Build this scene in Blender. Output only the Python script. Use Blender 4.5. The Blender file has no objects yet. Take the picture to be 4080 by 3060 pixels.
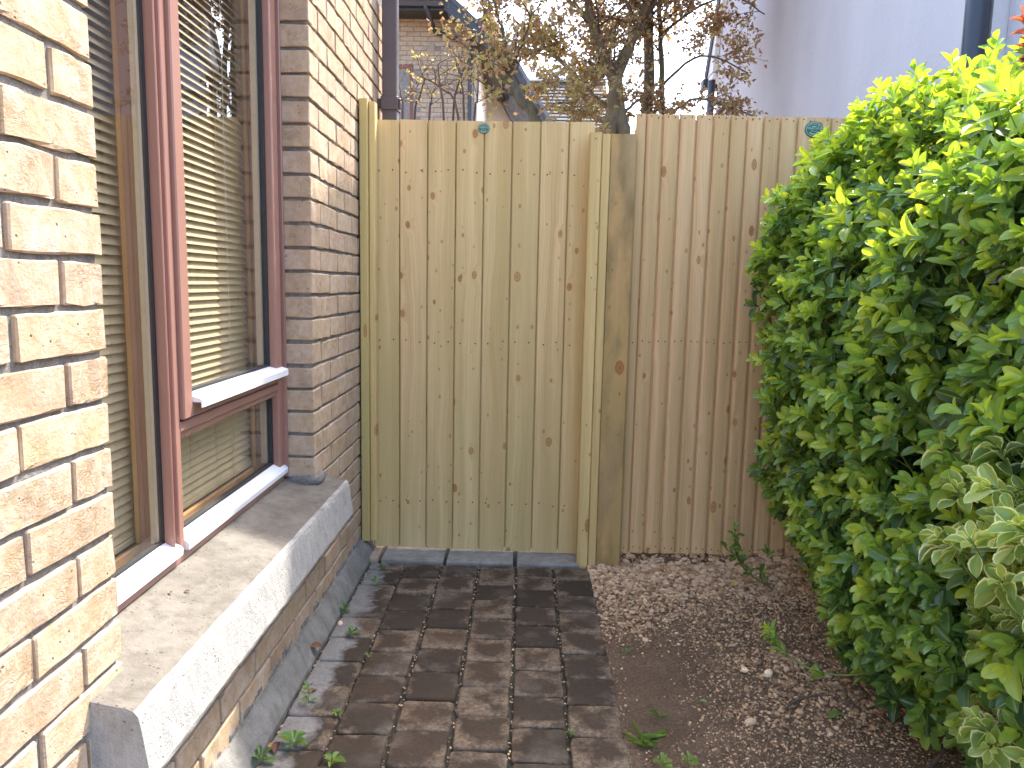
import bpy, bmesh, math, random
import numpy as np
from mathutils import Vector, Matrix

# ------------------------------------------------------------------ camera, world, sun, exposure
SC = bpy.context.scene
COL = SC.collection
random.seed(7)
RNG = np.random.default_rng(11)

cam_d = bpy.data.cameras.new("camera")
cam = bpy.data.objects.new("camera", cam_d)
COL.objects.link(cam)
right = Vector((0.99964, 0.01817, 0.01982))
down = Vector((0.02204, -0.13149, -0.99107))
fwd = Vector((-0.0154, 0.99115, -0.13185))
m = Matrix.Identity(4)
for i in range(3):
    m[i][0] = right[i]; m[i][1] = -down[i]; m[i][2] = -fwd[i]
m.translation = (0, 0, 1.17)
cam.matrix_world = m
cam_d.sensor_width = 36.0
cam_d.lens = 26.47
cam_d.clip_start = 0.02
cam_d.clip_end = 500
SC.camera = cam

SUN = Vector((0.80, 1.0, 1.85)).normalized()
SUN_EL = math.asin(SUN.z)
SUN_AZ = math.atan2(SUN.x, SUN.y)
world = bpy.data.worlds.new("World")
SC.world = world
world.use_nodes = True
wn = world.node_tree
wn.nodes.clear()
sky = wn.nodes.new("ShaderNodeTexSky")
sky.sky_type = 'NISHITA'
sky.sun_disc = False
sky.sun_elevation = SUN_EL
sky.sun_rotation = SUN_AZ
sky.air_density = 1.0
sky.dust_density = 3.0
sky.ozone_density = 1.0
bg = wn.nodes.new("ShaderNodeBackground")
bg.inputs[1].default_value = 0.15
wo = wn.nodes.new("ShaderNodeOutputWorld")
wn.links.new(sky.outputs[0], bg.inputs[0])
wn.links.new(bg.outputs[0], wo.inputs[0])

sd = bpy.data.lights.new("sun", 'SUN')
sd.energy = 2.0
sd.angle = math.radians(0.53)
sd.color = (1.0, 0.94, 0.84)
sun = bpy.data.objects.new("sun", sd)
sun.rotation_euler = SUN.to_track_quat('Z', 'Y').to_euler()
sun.location = (4, 5, 12)
COL.objects.link(sun)

SC.view_settings.view_transform = 'Standard'
SC.view_settings.look = 'None'
SC.view_settings.exposure = 2.6
SC.view_settings.gamma = 1.0
SC.view_settings.use_curve_mapping = False
SC.render.engine = 'CYCLES'
SC.cycles.use_denoising = True
SC.cycles.max_bounces = 8
SC.cycles.transparent_max_bounces = 16
SC.cycles.caustics_reflective = False
SC.cycles.caustics_refractive = False
SC.cycles.sample_clamp_indirect = 6.0


# ------------------------------------------------------------------ node helpers
def new_mat(name):
    mt = bpy.data.materials.new(name)
    mt.use_nodes = True
    nt = mt.node_tree
    nt.nodes.clear()
    out = nt.nodes.new("ShaderNodeOutputMaterial")
    p = nt.nodes.new("ShaderNodeBsdfPrincipled")
    nt.links.new(p.outputs[0], out.inputs[0])
    return mt, nt, p, out


class G:
    """tiny node-graph helper"""
    def __init__(s, nt):
        s.nt = nt

    def n(s, t, **kw):
        nd = s.nt.nodes.new(t)
        for k, v in kw.items():
            setattr(nd, k, v)
        return nd

    def l(s, a, b):
        s.nt.links.new(a, b)

    def setin(s, sock, v):
        if hasattr(v, "is_output"):
            s.nt.links.new(v, sock)
        elif isinstance(v, (tuple, list)) and len(v) == 3 and len(sock.default_value) == 4:
            sock.default_value = (*v, 1)
        else:
            sock.default_value = v

    def math(s, op, a, b=None, c=None, clamp=False):
        nd = s.n("ShaderNodeMath", operation=op, use_clamp=clamp)
        s.setin(nd.inputs[0], a)
        if b is not None: s.setin(nd.inputs[1], b)
        if c is not None: s.setin(nd.inputs[2], c)
        return nd.outputs[0]

    def mix(s, f, a, b, mode='MIX'):
        nd = s.n("ShaderNodeMixRGB", blend_type=mode)
        s.setin(nd.inputs[0], f); s.setin(nd.inputs[1], a); s.setin(nd.inputs[2], b)
        return nd.outputs[0]

    def noise(s, vec, scale, detail=4, rough=0.55, dist=0.0):
        nd = s.n("ShaderNodeTexNoise")
        if vec is not None: s.l(vec, nd.inputs['Vector'])
        nd.inputs['Scale'].default_value = scale
        nd.inputs['Detail'].default_value = detail
        nd.inputs['Roughness'].default_value = rough
        nd.inputs['Distortion'].default_value = dist
        return nd.outputs['Fac']

    def voro(s, vec, scale, feature='F1', dims='3D', rnd=1.0):
        nd = s.n("ShaderNodeTexVoronoi", feature=feature, voronoi_dimensions=dims)
        if vec is not None: s.l(vec, nd.inputs['Vector'])
        nd.inputs['Scale'].default_value = scale
        nd.inputs['Randomness'].default_value = rnd
        return nd

    def ramp(s, f, stops):
        nd = s.n("ShaderNodeValToRGB")
        e = nd.color_ramp.elements
        while len(e) < len(stops): e.new(0.5)
        for i, (p, c) in enumerate(stops):
            e[i].position = p
            e[i].color = (*c, 1) if not isinstance(c, (int, float)) else (c, c, c, 1)
        s.setin(nd.inputs[0], f)
        return nd.outputs[0]

    def coord(s, which='Object'):
        return s.n("ShaderNodeTexCoord").outputs[which]

    def rand(s):
        return s.n("ShaderNodeObjectInfo").outputs['Random']

    def vmul(s, v, t):
        nd = s.n("ShaderNodeVectorMath", operation='MULTIPLY')
        s.l(v, nd.inputs[0]); nd.inputs[1].default_value = t
        return nd.outputs[0]

    def vadd(s, v, w):
        nd = s.n("ShaderNodeVectorMath", operation='ADD')
        s.l(v, nd.inputs[0]); s.setin(nd.inputs[1], w)
        return nd.outputs[0]

    def comb(s, x, y, z):
        nd = s.n("ShaderNodeCombineXYZ")
        for i, v in enumerate((x, y, z)): s.setin(nd.inputs[i], v)
        return nd.outputs[0]

    def sep(s, v):
        nd = s.n("ShaderNodeSeparateXYZ"); s.l(v, nd.inputs[0])
        return nd.outputs

    def bump(s, h, strength, dist, normal=None):
        nd = s.n("ShaderNodeBump")
        nd.inputs['Strength'].default_value = strength
        nd.inputs['Distance'].default_value = dist
        s.l(h, nd.inputs['Height'])
        if normal is not None: s.l(normal, nd.inputs['Normal'])
        return nd.outputs[0]

    def off(s, v, amt=40.0):
        """coordinates shifted by the object's own random number, so alike pieces differ"""
        r = s.rand()
        a = s.math('MULTIPLY', r, amt)
        b = s.math('MULTIPLY', r, amt * 1.73)
        c = s.math('MULTIPLY', r, amt * 0.61)
        return s.vadd(v, s.comb(a, b, c))


def simple_mat(name, col, rough=0.5, var=0.12, scale=20.0, bump=0.0, metal=0.0, spec=0.5):
    mt, nt, p, _ = new_mat(name)
    g = G(nt)
    c = g.coord()
    n = g.noise(c, scale, 5)
    lo = tuple(x * (1 - var) for x in col); hi = tuple(min(1, x * (1 + var)) for x in col)
    g.l(g.ramp(n, [(0.3, lo), (0.7, hi)]), p.inputs['Base Color'])
    p.inputs['Roughness'].default_value = rough
    p.inputs['Metallic'].default_value = metal
    p.inputs['Specular IOR Level'].default_value = spec
    if bump: g.l(g.bump(n, bump, 0.004), p.inputs['Normal'])
    return mt


def brick_mat(name, fine=True, wash=(0.855, 0.84, 0.83)):
    mt, nt, p, _ = new_mat(name)
    g = G(nt)
    v = g.off(g.coord(), 31.0)
    r = g.rand()
    base = g.ramp(r, [(0.0, (0.44, 0.31, 0.21)), (0.2, (0.52, 0.40, 0.26)), (0.45, (0.50, 0.37, 0.27)),
                      (0.65, (0.55, 0.42, 0.26)), (0.85, (0.49, 0.35, 0.25)), (1.0, (0.57, 0.46, 0.31))])
    big = g.noise(v, 14, 3)
    mid = g.noise(v, 45, 5, 0.6)
    col = g.mix(g.ramp(big, [(0.35, 0.0), (0.7, 0.75)]), base, (0.62, 0.50, 0.40))
    col = g.mix(g.ramp(mid, [(0.38, 0.5), (0.55, 0.0)]), col, (0.43, 0.29, 0.16))
    col = g.mix(g.ramp(g.noise(v, 7, 4), [(0.62, 0.0), (0.78, 0.5)]), col, (0.70, 0.62, 0.54))
    # sparse dark pits and pressed creases
    pit = g.voro(v, 75).outputs['Distance']
    pmask = g.math('MULTIPLY', g.ramp(pit, [(0.10, 1.0), (0.22, 0.0)]), g.ramp(g.noise(v, 30, 2), [(0.56, 0.0), (0.66, 1.0)]))
    col = g.mix(g.math('MULTIPLY', pmask, 0.75), col, (0.16, 0.11, 0.07))
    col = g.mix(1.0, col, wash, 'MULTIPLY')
    g.l(col, p.inputs['Base Color'])
    p.inputs['Roughness'].default_value = 0.92
    p.inputs['Specular IOR Level'].default_value = 0.2
    if fine:
        cre = g.noise(g.vmul(v, (1, 1, 2.0)), 34, 6, 0.62, 1.4)
        crz = g.math('ABSOLUTE', g.math('SUBTRACT', cre, 0.5))
        crz = g.ramp(crz, [(0.0, 0.0), (0.05, 1.0)])
        patch = g.ramp(g.noise(v, 11, 2), [(0.50, 0.0), (0.62, 1.0)])
        crz = g.math('SUBTRACT', 1.0, g.math('MULTIPLY', patch, g.math('SUBTRACT', 1.0, crz)))
        h = g.math('ADD', g.math('MULTIPLY', mid, 0.5), g.math('MULTIPLY', g.noise(v, 160, 4, 0.7), 0.28))
        h = g.math('ADD', h, g.math('MULTIPLY', crz, 0.28))
        h = g.math('ADD', h, g.math('MULTIPLY', big, 0.6))
        h = g.math('SUBTRACT', h, g.math('MULTIPLY', pmask, 0.5))
        g.l(g.bump(h, 0.75, 0.006), p.inputs['Normal'])
    return mt


def mortar_mat():
    mt, nt, p, _ = new_mat("mortar")
    g = G(nt)
    c = g.coord()
    n = g.noise(c, 60, 6, 0.7)
    n2 = g.noise(c, 260, 4, 0.7)
    g.l(g.ramp(n, [(0.3, (0.135, 0.125, 0.118)), (0.7, (0.30, 0.285, 0.27))]), p.inputs['Base Color'])
    p.inputs['Roughness'].default_value = 0.95
    h = g.math('ADD', n, g.math('MULTIPLY', n2, 0.6))
    g.l(g.bump(h, 1.0, 0.008), p.inputs['Normal'])
    return mt


def concrete_mat(name, lo, hi, stain, bumpd=0.004, pale_side=None):
    mt, nt, p, _ = new_mat(name)
    g = G(nt)
    c = g.coord()
    a = g.noise(c, 9, 6, 0.65)
    b = g.noise(c, 70, 6, 0.7)
    d = g.noise(g.vmul(c, (1, 1, 0.25)), 28, 5, 0.6)
    col = g.ramp(a, [(0.3, lo), (0.68, hi)])
    col = g.mix(g.ramp(d, [(0.45, 0.0), (0.66, 0.55)]), col, stain)
    col = g.mix(g.ramp(b, [(0.55, 0.0), (0.72, 0.45)]), col, tuple(min(1, x * 1.2) for x in hi))
    pit = g.ramp(g.voro(c, 95).outputs['Distance'], [(0.12, 1.0), (0.24, 0.0)])
    pit = g.math('MULTIPLY', pit, g.ramp(g.noise(c, 24, 2), [(0.52, 0.0), (0.62, 1.0)]))
    col = g.mix(g.math('MULTIPLY', pit, 0.6), col, tuple(x * 0.4 for x in lo))
    if pale_side is not None:       # upright faces are paler than the top, picked by surface normal
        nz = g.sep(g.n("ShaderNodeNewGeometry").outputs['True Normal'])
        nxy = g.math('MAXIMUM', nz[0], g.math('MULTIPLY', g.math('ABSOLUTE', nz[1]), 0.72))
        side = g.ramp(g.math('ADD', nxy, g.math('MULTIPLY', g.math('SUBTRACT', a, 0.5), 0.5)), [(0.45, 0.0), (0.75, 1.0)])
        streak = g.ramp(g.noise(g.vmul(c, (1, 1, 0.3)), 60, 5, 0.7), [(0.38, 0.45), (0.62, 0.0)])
        cl = g.mix(streak, pale_side, tuple(x * 0.6 for x in pale_side))
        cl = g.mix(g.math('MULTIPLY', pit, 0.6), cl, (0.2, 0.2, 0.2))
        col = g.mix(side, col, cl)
    g.l(col, p.inputs['Base Color'])
    p.inputs['Roughness'].default_value = 0.9
    p.inputs['Specular IOR Level'].default_value = 0.25
    h = g.math('SUBTRACT', g.math('ADD', b, g.math('MULTIPLY', g.noise(c, 220, 3, 0.7), 0.5)), g.math('MULTIPLY', pit, 0.8))
    g.l(g.bump(h, 0.8, bumpd), p.inputs['Normal'])
    return mt


def wood_mat(name, tones, kscale=(8.6, 5.4), kthr=0.45, green=0.35, weather=0.0, bump=0.25, warm=(1.20, 1.09, 0.86)):
    """planed, pressure-treated softwood: streaky grain along Z, brown knots with grain bending round them"""
    mt, nt, p, _ = new_mat(name)
    g = G(nt)
    v = g.off(g.coord(), 23.0)
    x, y, z = g.sep(v)
    r = g.rand()
    wobn = g.noise(v, 75, 3)

    def knots(sx, sz, thr, r0, r1, shift):
        kv = g.comb(g.math('MULTIPLY_ADD', x, sx, shift), g.math('MULTIPLY_ADD', z, sz, shift * 1.7), 0.0)
        vo = g.voro(kv, 1.0, dims='2D')
        cs = g.n("ShaderNodeSeparateColor")
        g.l(vo.outputs['Color'], cs.inputs[0])
        has = g.math('GREATER_THAN', cs.outputs[0], thr)
        rad = g.math('MULTIPLY_ADD', g.math('POWER', cs.outputs[1], 1.6), r1, r0)
        d = g.math('ADD', vo.outputs['Distance'], g.math('MULTIPLY', g.math('SUBTRACT', wobn, 0.5), r0 * 1.3))
        rel = g.math('DIVIDE', d, rad)
        k = g.math('MULTIPLY', has, g.ramp(g.math('MULTIPLY', rel, 0.5), [(0.34, 1.0), (0.56, 0.0)]))
        k = g.math('MULTIPLY', k, g.math('MULTIPLY_ADD', cs.outputs[2], 0.5, 0.5))
        rim = g.math('MULTIPLY', has, g.ramp(g.math('MULTIPLY', rel, 0.5), [(0.30, 0.0), (0.45, 1.0), (0.56, 0.0)]))
        core = g.math('MULTIPLY', has, g.ramp(g.math('MULTIPLY', rel, 0.5), [(0.05, 1.0), (0.22, 0.0)]))
        halo = g.math('MULTIPLY', has, g.ramp(g.math('MULTIPLY', rel, 0.25), [(0.22, 1.0), (0.85, 0.0)]))
        return k, rim, core, halo
    knot, krim, kcore, halo = knots(kscale[0], kscale[1], kthr, 0.030, 0.085, 0.0)
    pin, prim, _pc, _ph = knots(20.0, 12.0, 0.74, 0.060, 0.07, 3.7)
    # grain coordinate, bent by a slow noise and by the knots
    bend = g.math('MULTIPLY', g.math('SUBTRACT', g.noise(g.comb(g.math('MULTIPLY', x, 3.0), y, g.math('MULTIPLY', z, 0.9)), 1.6, 3), 0.5), 0.075)
    gx = g.math('ADD', g.math('ADD', x, bend), g.math('MULTIPLY', halo, 0.020))
    rings = g.math('SINE', g.math('MULTIPLY', gx, 520.0))
    rings = g.math('MULTIPLY_ADD', rings, 0.5, 0.5)
    ringamt = g.noise(g.comb(g.math('MULTIPLY', x, 14.0), y, g.math('MULTIPLY', z, 1.2)), 1.0, 3)
    ringamt = g.ramp(ringamt, [(0.42, 0.05), (0.68, 0.85)])
    fine = g.noise(g.comb(g.math('MULTIPLY', gx, 210.0), g.math('MULTIPLY', y, 20), g.math('MULTIPLY', z, 3.5)), 1.0, 4, 0.6)
    broad = g.noise(g.comb(g.math('MULTIPLY', gx, 26.0), g.math('MULTIPLY', y, 4), g.math('MULTIPLY', z, 0.55)), 1.0, 3)
    base = g.ramp(r, [(i / (len(tones) - 1), t) for i, t in enumerate(tones)])
    col = g.mix(g.ramp(broad, [(0.34, 0.75), (0.60, 0.0)]), base, (0.43, 0.335, 0.185))
    col = g.mix(g.ramp(broad, [(0.55, 0.0), (0.75, 0.5)]), col, (0.70, 0.57, 0.38))
    col = g.mix(g.math('MULTIPLY', rings, g.math('MULTIPLY', ringamt, 0.38)), col, (0.40, 0.27, 0.13))
    col = g.mix(g.ramp(fine, [(0.4, 0.22), (0.6, 0.0)]), col, (0.36, 0.26, 0.13))
    grn = g.noise(g.comb(g.math('MULTIPLY', x, 7.0), y, g.math('MULTIPLY', z, 1.1)), 1.0, 3)
    col = g.mix(g.ramp(grn, [(0.45, 0.0), (0.7, green)]), col, (0.36, 0.34, 0.17))
    if weather:
        wv = g.noise(g.vmul(v, (9, 3, 3.2)), 1.0, 5, 0.6)
        col = g.mix(g.ramp(wv, [(0.40, 0.0), (0.62, weather)]), col, (0.17, 0.15, 0.095))
        col = g.mix(g.ramp(g.noise(g.vmul(v, (12, 3, 1.5)), 1.0, 4), [(0.5, 0.0), (0.7, weather * 0.6)]), col, (0.34, 0.30, 0.24))
    col = g.mix(g.math('MULTIPLY', halo, 0.22), col, (0.53, 0.36, 0.18))
    col = g.mix(g.math('MULTIPLY', knot, 0.90), col, (0.31, 0.15, 0.07))
    col = g.mix(g.math('MULTIPLY', krim, 0.62), col, (0.17, 0.085, 0.04))
    col = g.mix(g.math('MULTIPLY', kcore, 0.5), col, (0.16, 0.08, 0.04))
    col = g.mix(g.math('MULTIPLY', pin, 0.75), col, (0.22, 0.12, 0.055))
    col = g.mix(1.0, col, warm, 'MULTIPLY')
    g.l(col, p.inputs['Base Color'])
    p.inputs['Roughness'].default_value = 0.66
    p.inputs['Specular IOR Level'].default_value = 0.3
    h = g.math('ADD', g.math('MULTIPLY', fine, 0.5), g.math('MULTIPLY', rings, g.math('MULTIPLY', ringamt, 0.6)))
    g.l(g.bump(h, bump, 0.0015), p.inputs['Normal'])
    return mt


def paver_mat():
    mt, nt, p, _ = new_mat("paver")
    g = G(nt)
    v = g.off(g.coord(), 17.0)
    gen = g.sep(g.coord('Generated'))
    ex = g.math('ABSOLUTE', g.math('SUBTRACT', gen[0], 0.5))
    ey = g.math('ABSOLUTE', g.math('SUBTRACT', gen[1], 0.5))
    e = g.math('MULTIPLY', g.math('MAXIMUM', ex, ey), 2.0)
    n1 = g.noise(v, 11, 6, 0.65)
    n2 = g.noise(v, 90, 5, 0.7)
    n3 = g.noise(v, 320, 3, 0.7)
    rim = g.math('ADD', g.math('MULTIPLY', e, 0.34), g.math('MULTIPLY', n1, 1.22))
    r = g.rand()
    rim = g.math('ADD', rim, g.math('MULTIPLY', g.math('SUBTRACT', r, 0.5), 0.22))
    dark = g.ramp(r, [(0, (0.058, 0.048, 0.038)), (0.5, (0.078, 0.064, 0.05)), (1, (0.088, 0.066, 0.048))])
    light = g.ramp(n2, [(0.3, (0.20, 0.165, 0.125)), (0.7, (0.33, 0.275, 0.215))])
    col = g.mix(g.ramp(rim, [(0.82, 0.0), (1.10, 0.9)]), dark, light)
    col = g.mix(g.ramp(n2, [(0.35, 0.5), (0.6, 0.0)]), col, (0.035, 0.03, 0.024))
    col = g.mix(g.ramp(g.noise(v, 6, 3), [(0.5, 0.0), (0.75, 0.4)]), col, (0.13, 0.085, 0.055))
    sp = g.ramp(g.voro(v, 120).outputs['Distance'], [(0.08, 1.0), (0.14, 0.0)])
    col = g.mix(g.math('MULTIPLY', sp, g.ramp(n1, [(0.55, 0.0), (0.6, 0.6)])), col, (0.42, 0.38, 0.31))
    col = g.mix(1.0, col, (0.81, 0.72, 0.635), 'MULTIPLY')
    wp = g.n("ShaderNodeNewGeometry").outputs['Position']
    wx = g.sep(wp)
    edge = g.math('ADD', wx[0], g.math('MULTIPLY', g.math('SUBTRACT', g.noise(wp, 9, 4, 0.6), 0.5), 0.22))
    col = g.mix(g.ramp(g.math('ADD', edge, 1.0), [(0.435, 0.85), (0.47, 0.0)]), col, g.ramp(n2, [(0.3, (0.19, 0.18, 0.165)), (0.7, (0.30, 0.285, 0.265))]))
    big_ = g.noise(wp, 4.5, 4, 0.6)
    col = g.mix(g.ramp(big_, [(0.54, 0.0), (0.72, 0.55)]), col, g.ramp(n2, [(0.3, (0.13, 0.108, 0.084)), (0.7, (0.215, 0.18, 0.142))]))
    g.l(col, p.inputs['Base Color'])
    p.inputs['Roughness'].default_value = 0.88
    p.inputs['Specular IOR Level'].default_value = 0.25
    h = g.math('ADD', g.math('MULTIPLY', n2, 0.7), g.math('MULTIPLY', n3, 0.4))
    g.l(g.bump(h, 0.7, 0.004), p.inputs['Normal'])
    return mt


def soil_mat(name="soil"):
    mt, nt, p, _ = new_mat(name)
    g = G(nt)
    c = g.coord()
    n1 = g.noise(c, 5, 6, 0.65)
    n2 = g.noise(c, 120, 5, 0.75)
    n3 = g.noise(c, 420, 3, 0.8)
    col = g.ramp(n1, [(0.3, (0.27, 0.185, 0.124)), (0.55, (0.40, 0.27, 0.175)), (0.75, (0.50, 0.325, 0.205))])
    col = g.mix(g.ramp(n2, [(0.35, 0.6), (0.6, 0.0)]), col, (0.10, 0.068, 0.045))
    col = g.mix(g.ramp(n3, [(0.55, 0.0), (0.7, 0.6)]), col, (0.32, 0.25, 0.18))
    g.l(col, p.inputs['Base Color'])
    p.inputs['Roughness'].default_value = 0.95
    p.inputs['Specular IOR Level'].default_value = 0.15
    g.l(g.bump(g.math('ADD', n2, g.math('MULTIPLY', n3, 0.6)), 1.0, 0.02), p.inputs['Normal'])
    return mt


def attr(g, name):
    a = g.n("ShaderNodeAttribute", attribute_name=name)
    return a.outputs['Fac']


def stone_mat():
    mt, nt, p, _ = new_mat("gravel_stone")
    g = G(nt)
    t = attr(g, "tint")
    c = g.coord()
    n = g.noise(c, 160, 4, 0.7)
    col = g.ramp(t, [(0.0, (0.13, 0.092, 0.065)), (0.3, (0.30, 0.22, 0.16)), (0.55, (0.52, 0.40, 0.30)), (0.75, (0.46, 0.40, 0.34)), (0.92, (0.62, 0.51, 0.41)), (1.0, (0.78, 0.70, 0.60))])
    col = g.mix(g.ramp(n, [(0.35, 0.45), (0.62, 0.0)]), col, (0.24, 0.165, 0.115))
    col = g.mix(1.0, col, (1.46, 1.28, 1.02), 'MULTIPLY')
    g.l(col, p.inputs['Base Color'])
    p.inputs['Roughness'].default_value = 0.85
    p.inputs['Specular IOR Level'].default_value = 0.25
    g.l(g.bump(n, 0.6, 0.003), p.inputs['Normal'])
    return mt


def leaf_mat(name, stops, rib=(0.30, 0.40, 0.12), rim=None, rough=0.38, trans=0.42, tcol=None, ribamt=0.45, spec=0.5):
    """leaf: colour by the leaf's own tint, paler midrib, optional cream margin, light passing through"""
    mt, nt, p, out = new_mat(name)
    g = G(nt)
    t = attr(g, "tint"); e = attr(g, "edge")
    c = g.coord()
    n = g.noise(c, 55, 4, 0.6)
    col = g.ramp(g.math('ADD', t, g.math('MULTIPLY', g.math('SUBTRACT', n, 0.5), 0.12)), stops)
    mid = g.math('SUBTRACT', 1.0, e)
    col = g.mix(g.math('MULTIPLY', g.ramp(mid, [(0.80, 0.0), (0.98, 1.0)]), ribamt), col, rib)
    if rim is not None:
        ed = g.math('ADD', e, g.math('MULTIPLY', g.math('SUBTRACT', g.noise(c, 75, 3), 0.5), 0.42))
        col = g.mix(g.ramp(ed, [(0.74, 0.0), (0.86, 0.92)]), col, rim)
    g.l(col, p.inputs['Base Color'])
    p.inputs['Roughness'].default_value = rough
    p.inputs['Specular IOR Level'].default_value = spec
    g.l(g.bump(n, 0.12, 0.002), p.inputs['Normal'])
    tr = g.n("ShaderNodeBsdfTranslucent")
    tc = g.mix(1.0, col, tcol or (1.9, 1.75, 0.75), 'MULTIPLY')
    g.l(tc, tr.inputs[0])
    mx = g.n("ShaderNodeMixShader")
    mx.inputs[0].default_value = trans
    g.l(p.outputs[0], mx.inputs[1]); g.l(tr.outputs[0], mx.inputs[2])
    g.l(mx.outputs[0], out.inputs[0])
    return mt


def glass_mat():
    mt, nt, p, out = new_mat("window_glass")
    g = G(nt)
    nt.nodes.remove(p)
    tr = g.n("ShaderNodeBsdfTransparent"); tr.inputs[0].default_value = (0.93, 0.95, 0.94, 1)
    gl = g.n("ShaderNodeBsdfGlossy"); gl.inputs['Roughness'].default_value = 0.0
    gl.inputs[0].default_value = (1, 1, 1, 1)
    lw = g.n("ShaderNodeLayerWeight"); lw.inputs[0].default_value = 0.5
    f5 = g.math('POWER', lw.outputs['Facing'], 5.0)          # Schlick, the same from both sides of the pane
    f = g.math('MULTIPLY', g.math('MULTIPLY_ADD', f5, 0.96, 0.04), 1.7, clamp=True)
    mx = g.n("ShaderNodeMixShader")
    g.l(f, mx.inputs[0]); g.l(tr.outputs[0], mx.inputs[1]); g.l(gl.outputs[0], mx.inputs[2])
    # thin dust film
    df = g.n("ShaderNodeBsdfDiffuse"); df.inputs[0].default_value = (0.55, 0.52, 0.48, 1)
    mx2 = g.n("ShaderNodeMixShader")
    g.l(g.ramp(g.noise(g.coord(), 14, 6, 0.7), [(0.35, 0.004), (0.75, 0.022)]), mx2.inputs[0])
    g.l(mx.outputs[0], mx2.inputs[1]); g.l(df.outputs[0], mx2.inputs[2])
    g.l(mx2.outputs[0], out.inputs[0])
    return mt


def render_mat():
    mt, nt, p, _ = new_mat("white_render")
    g = G(nt)
    c = g.coord()
    n = g.noise(g.vmul(c, (1, 1, 0.35)), 1.6, 6, 0.65)
    g.l(g.ramp(n, [(0.3, (0.475, 0.475, 0.51)), (0.7, (0.56, 0.56, 0.59))]), p.inputs['Base Color'])
    p.inputs['Roughness'].default_value = 0.9
    g.l(g.bump(g.noise(c, 40, 5, 0.6), 0.35, 0.01), p.inputs['Normal'])
    return mt


def bark_mat(name, lo, hi, moss):
    mt, nt, p, _ = new_mat(name)
    g = G(nt)
    c = g.coord()
    n = g.noise(g.vmul(c, (1, 1, 0.35)), 34, 6, 0.68)
    col = g.ramp(n, [(0.3, lo), (0.7, hi)])
    col = g.mix(g.ramp(g.noise(c, 5, 4), [(0.45, 0.0), (0.7, 0.7)]), col, moss)
    g.l(col, p.inputs['Base Color'])
    p.inputs['Roughness'].default_value = 0.9
    g.l(g.bump(n, 0.9, 0.012), p.inputs['Normal'])
    return mt


M = {}
M['brick'] = brick_mat("rustic_buff_brick")
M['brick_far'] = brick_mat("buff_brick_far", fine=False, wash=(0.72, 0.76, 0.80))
M['mortar'] = mortar_mat()
M['sill'] = concrete_mat("sill_concrete", (0.105, 0.094, 0.079), (0.195, 0.178, 0.153), (0.092, 0.08, 0.066), pale_side=(0.385, 0.375, 0.355))
M['plinth'] = concrete_mat("plinth_concrete", (0.17, 0.163, 0.15), (0.275, 0.265, 0.245), (0.12, 0.113, 0.095))
M['slab'] = concrete_mat("slab_concrete", (0.25, 0.235, 0.21), (0.37, 0.345, 0.31), (0.18, 0.165, 0.125))
M['gate'] = wood_mat("gate_timber", [(0.56, 0.45, 0.29), (0.46, 0.40, 0.235), (0.60, 0.475, 0.325), (0.49, 0.43, 0.25), (0.60, 0.445, 0.32)])
M['fence'] = wood_mat("fence_timber", [(0.54, 0.41, 0.28), (0.62, 0.475, 0.325), (0.51, 0.385, 0.255), (0.60, 0.45, 0.30)], kscale=(8.5, 4.0), kthr=0.42, green=0.12, warm=(1.22, 1.07, 0.88))
M['batten'] = wood_mat("batten_timber", [(0.59, 0.47, 0.26), (0.56, 0.46, 0.25), (0.61, 0.49, 0.29)], kscale=(9, 3.6), kthr=0.74, green=0.2)
M['green_post'] = wood_mat("green_post_timber", [(0.42, 0.36, 0.17), (0.45, 0.38, 0.19)], kscale=(12, 3.2), kthr=0.8, green=0.7)
M['post'] = wood_mat("weathered_post_timber", [(0.36, 0.29, 0.18), (0.38, 0.30, 0.19)], kscale=(4.6, 2.9), kthr=0.35, green=0.5, weather=0.9, warm=(1.22, 0.99, 0.68))
M['paver'] = paver_mat()
M['soil'] = soil_mat()
M['joint'] = simple_mat("mossy_joint", (0.040, 0.036, 0.022), 0.95, 0.5, 45, 0.5)
M['stone'] = stone_mat()
M['frame'] = simple_mat("brown_frame_paint", (0.30, 0.158, 0.125), 0.34, 0.05, 8, 0.03)
M['seal'] = simple_mat("black_gasket", (0.018, 0.018, 0.02), 0.6)
M['alu'] = simple_mat("white_aluminium", (0.74, 0.76, 0.80), 0.35, 0.04, 30)
M['spacer'] = simple_mat("spacer_bar", (0.50, 0.42, 0.30), 0.45, 0.06, 60)
M['inner_wood'] = wood_mat("stained_inner_timber", [(0.36, 0.17, 0.065), (0.38, 0.18, 0.07)], kthr=0.95, green=0.0)
M['glass'] = glass_mat()
M['slat'] = simple_mat("cream_blind_slat", (0.62, 0.47, 0.28), 0.4, 0.05, 10)
M['cord'] = simple_mat("blind_cord", (0.60, 0.55, 0.45), 0.8)
M['room'] = simple_mat("room_plaster", (0.30, 0.20, 0.12), 0.9, 0.08, 3)
M['room_floor'] = simple_mat("room_floor", (0.34, 0.20, 0.10), 0.6, 0.15, 6)
M['pipe_brown'] = simple_mat("brown_pvc", (0.085, 0.062, 0.062), 0.36, 0.06, 10)
M['pipe_black'] = simple_mat("black_pvc", (0.030, 0.034, 0.045), 0.35, 0.08, 10)
M['render'] = render_mat()
M['cream'] = simple_mat("cream_render", (0.60, 0.565, 0.51), 0.9, 0.06, 3, 0.1)
M['fascia'] = simple_mat("black_fascia", (0.022, 0.025, 0.033), 0.4, 0.1, 6)
M['white_pvc'] = simple_mat("white_soffit", (0.72, 0.71, 0.68), 0.5, 0.05, 5)
M['roof'] = simple_mat("dark_roof_tile", (0.075, 0.072, 0.078), 0.75, 0.25, 12, 0.2)
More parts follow.
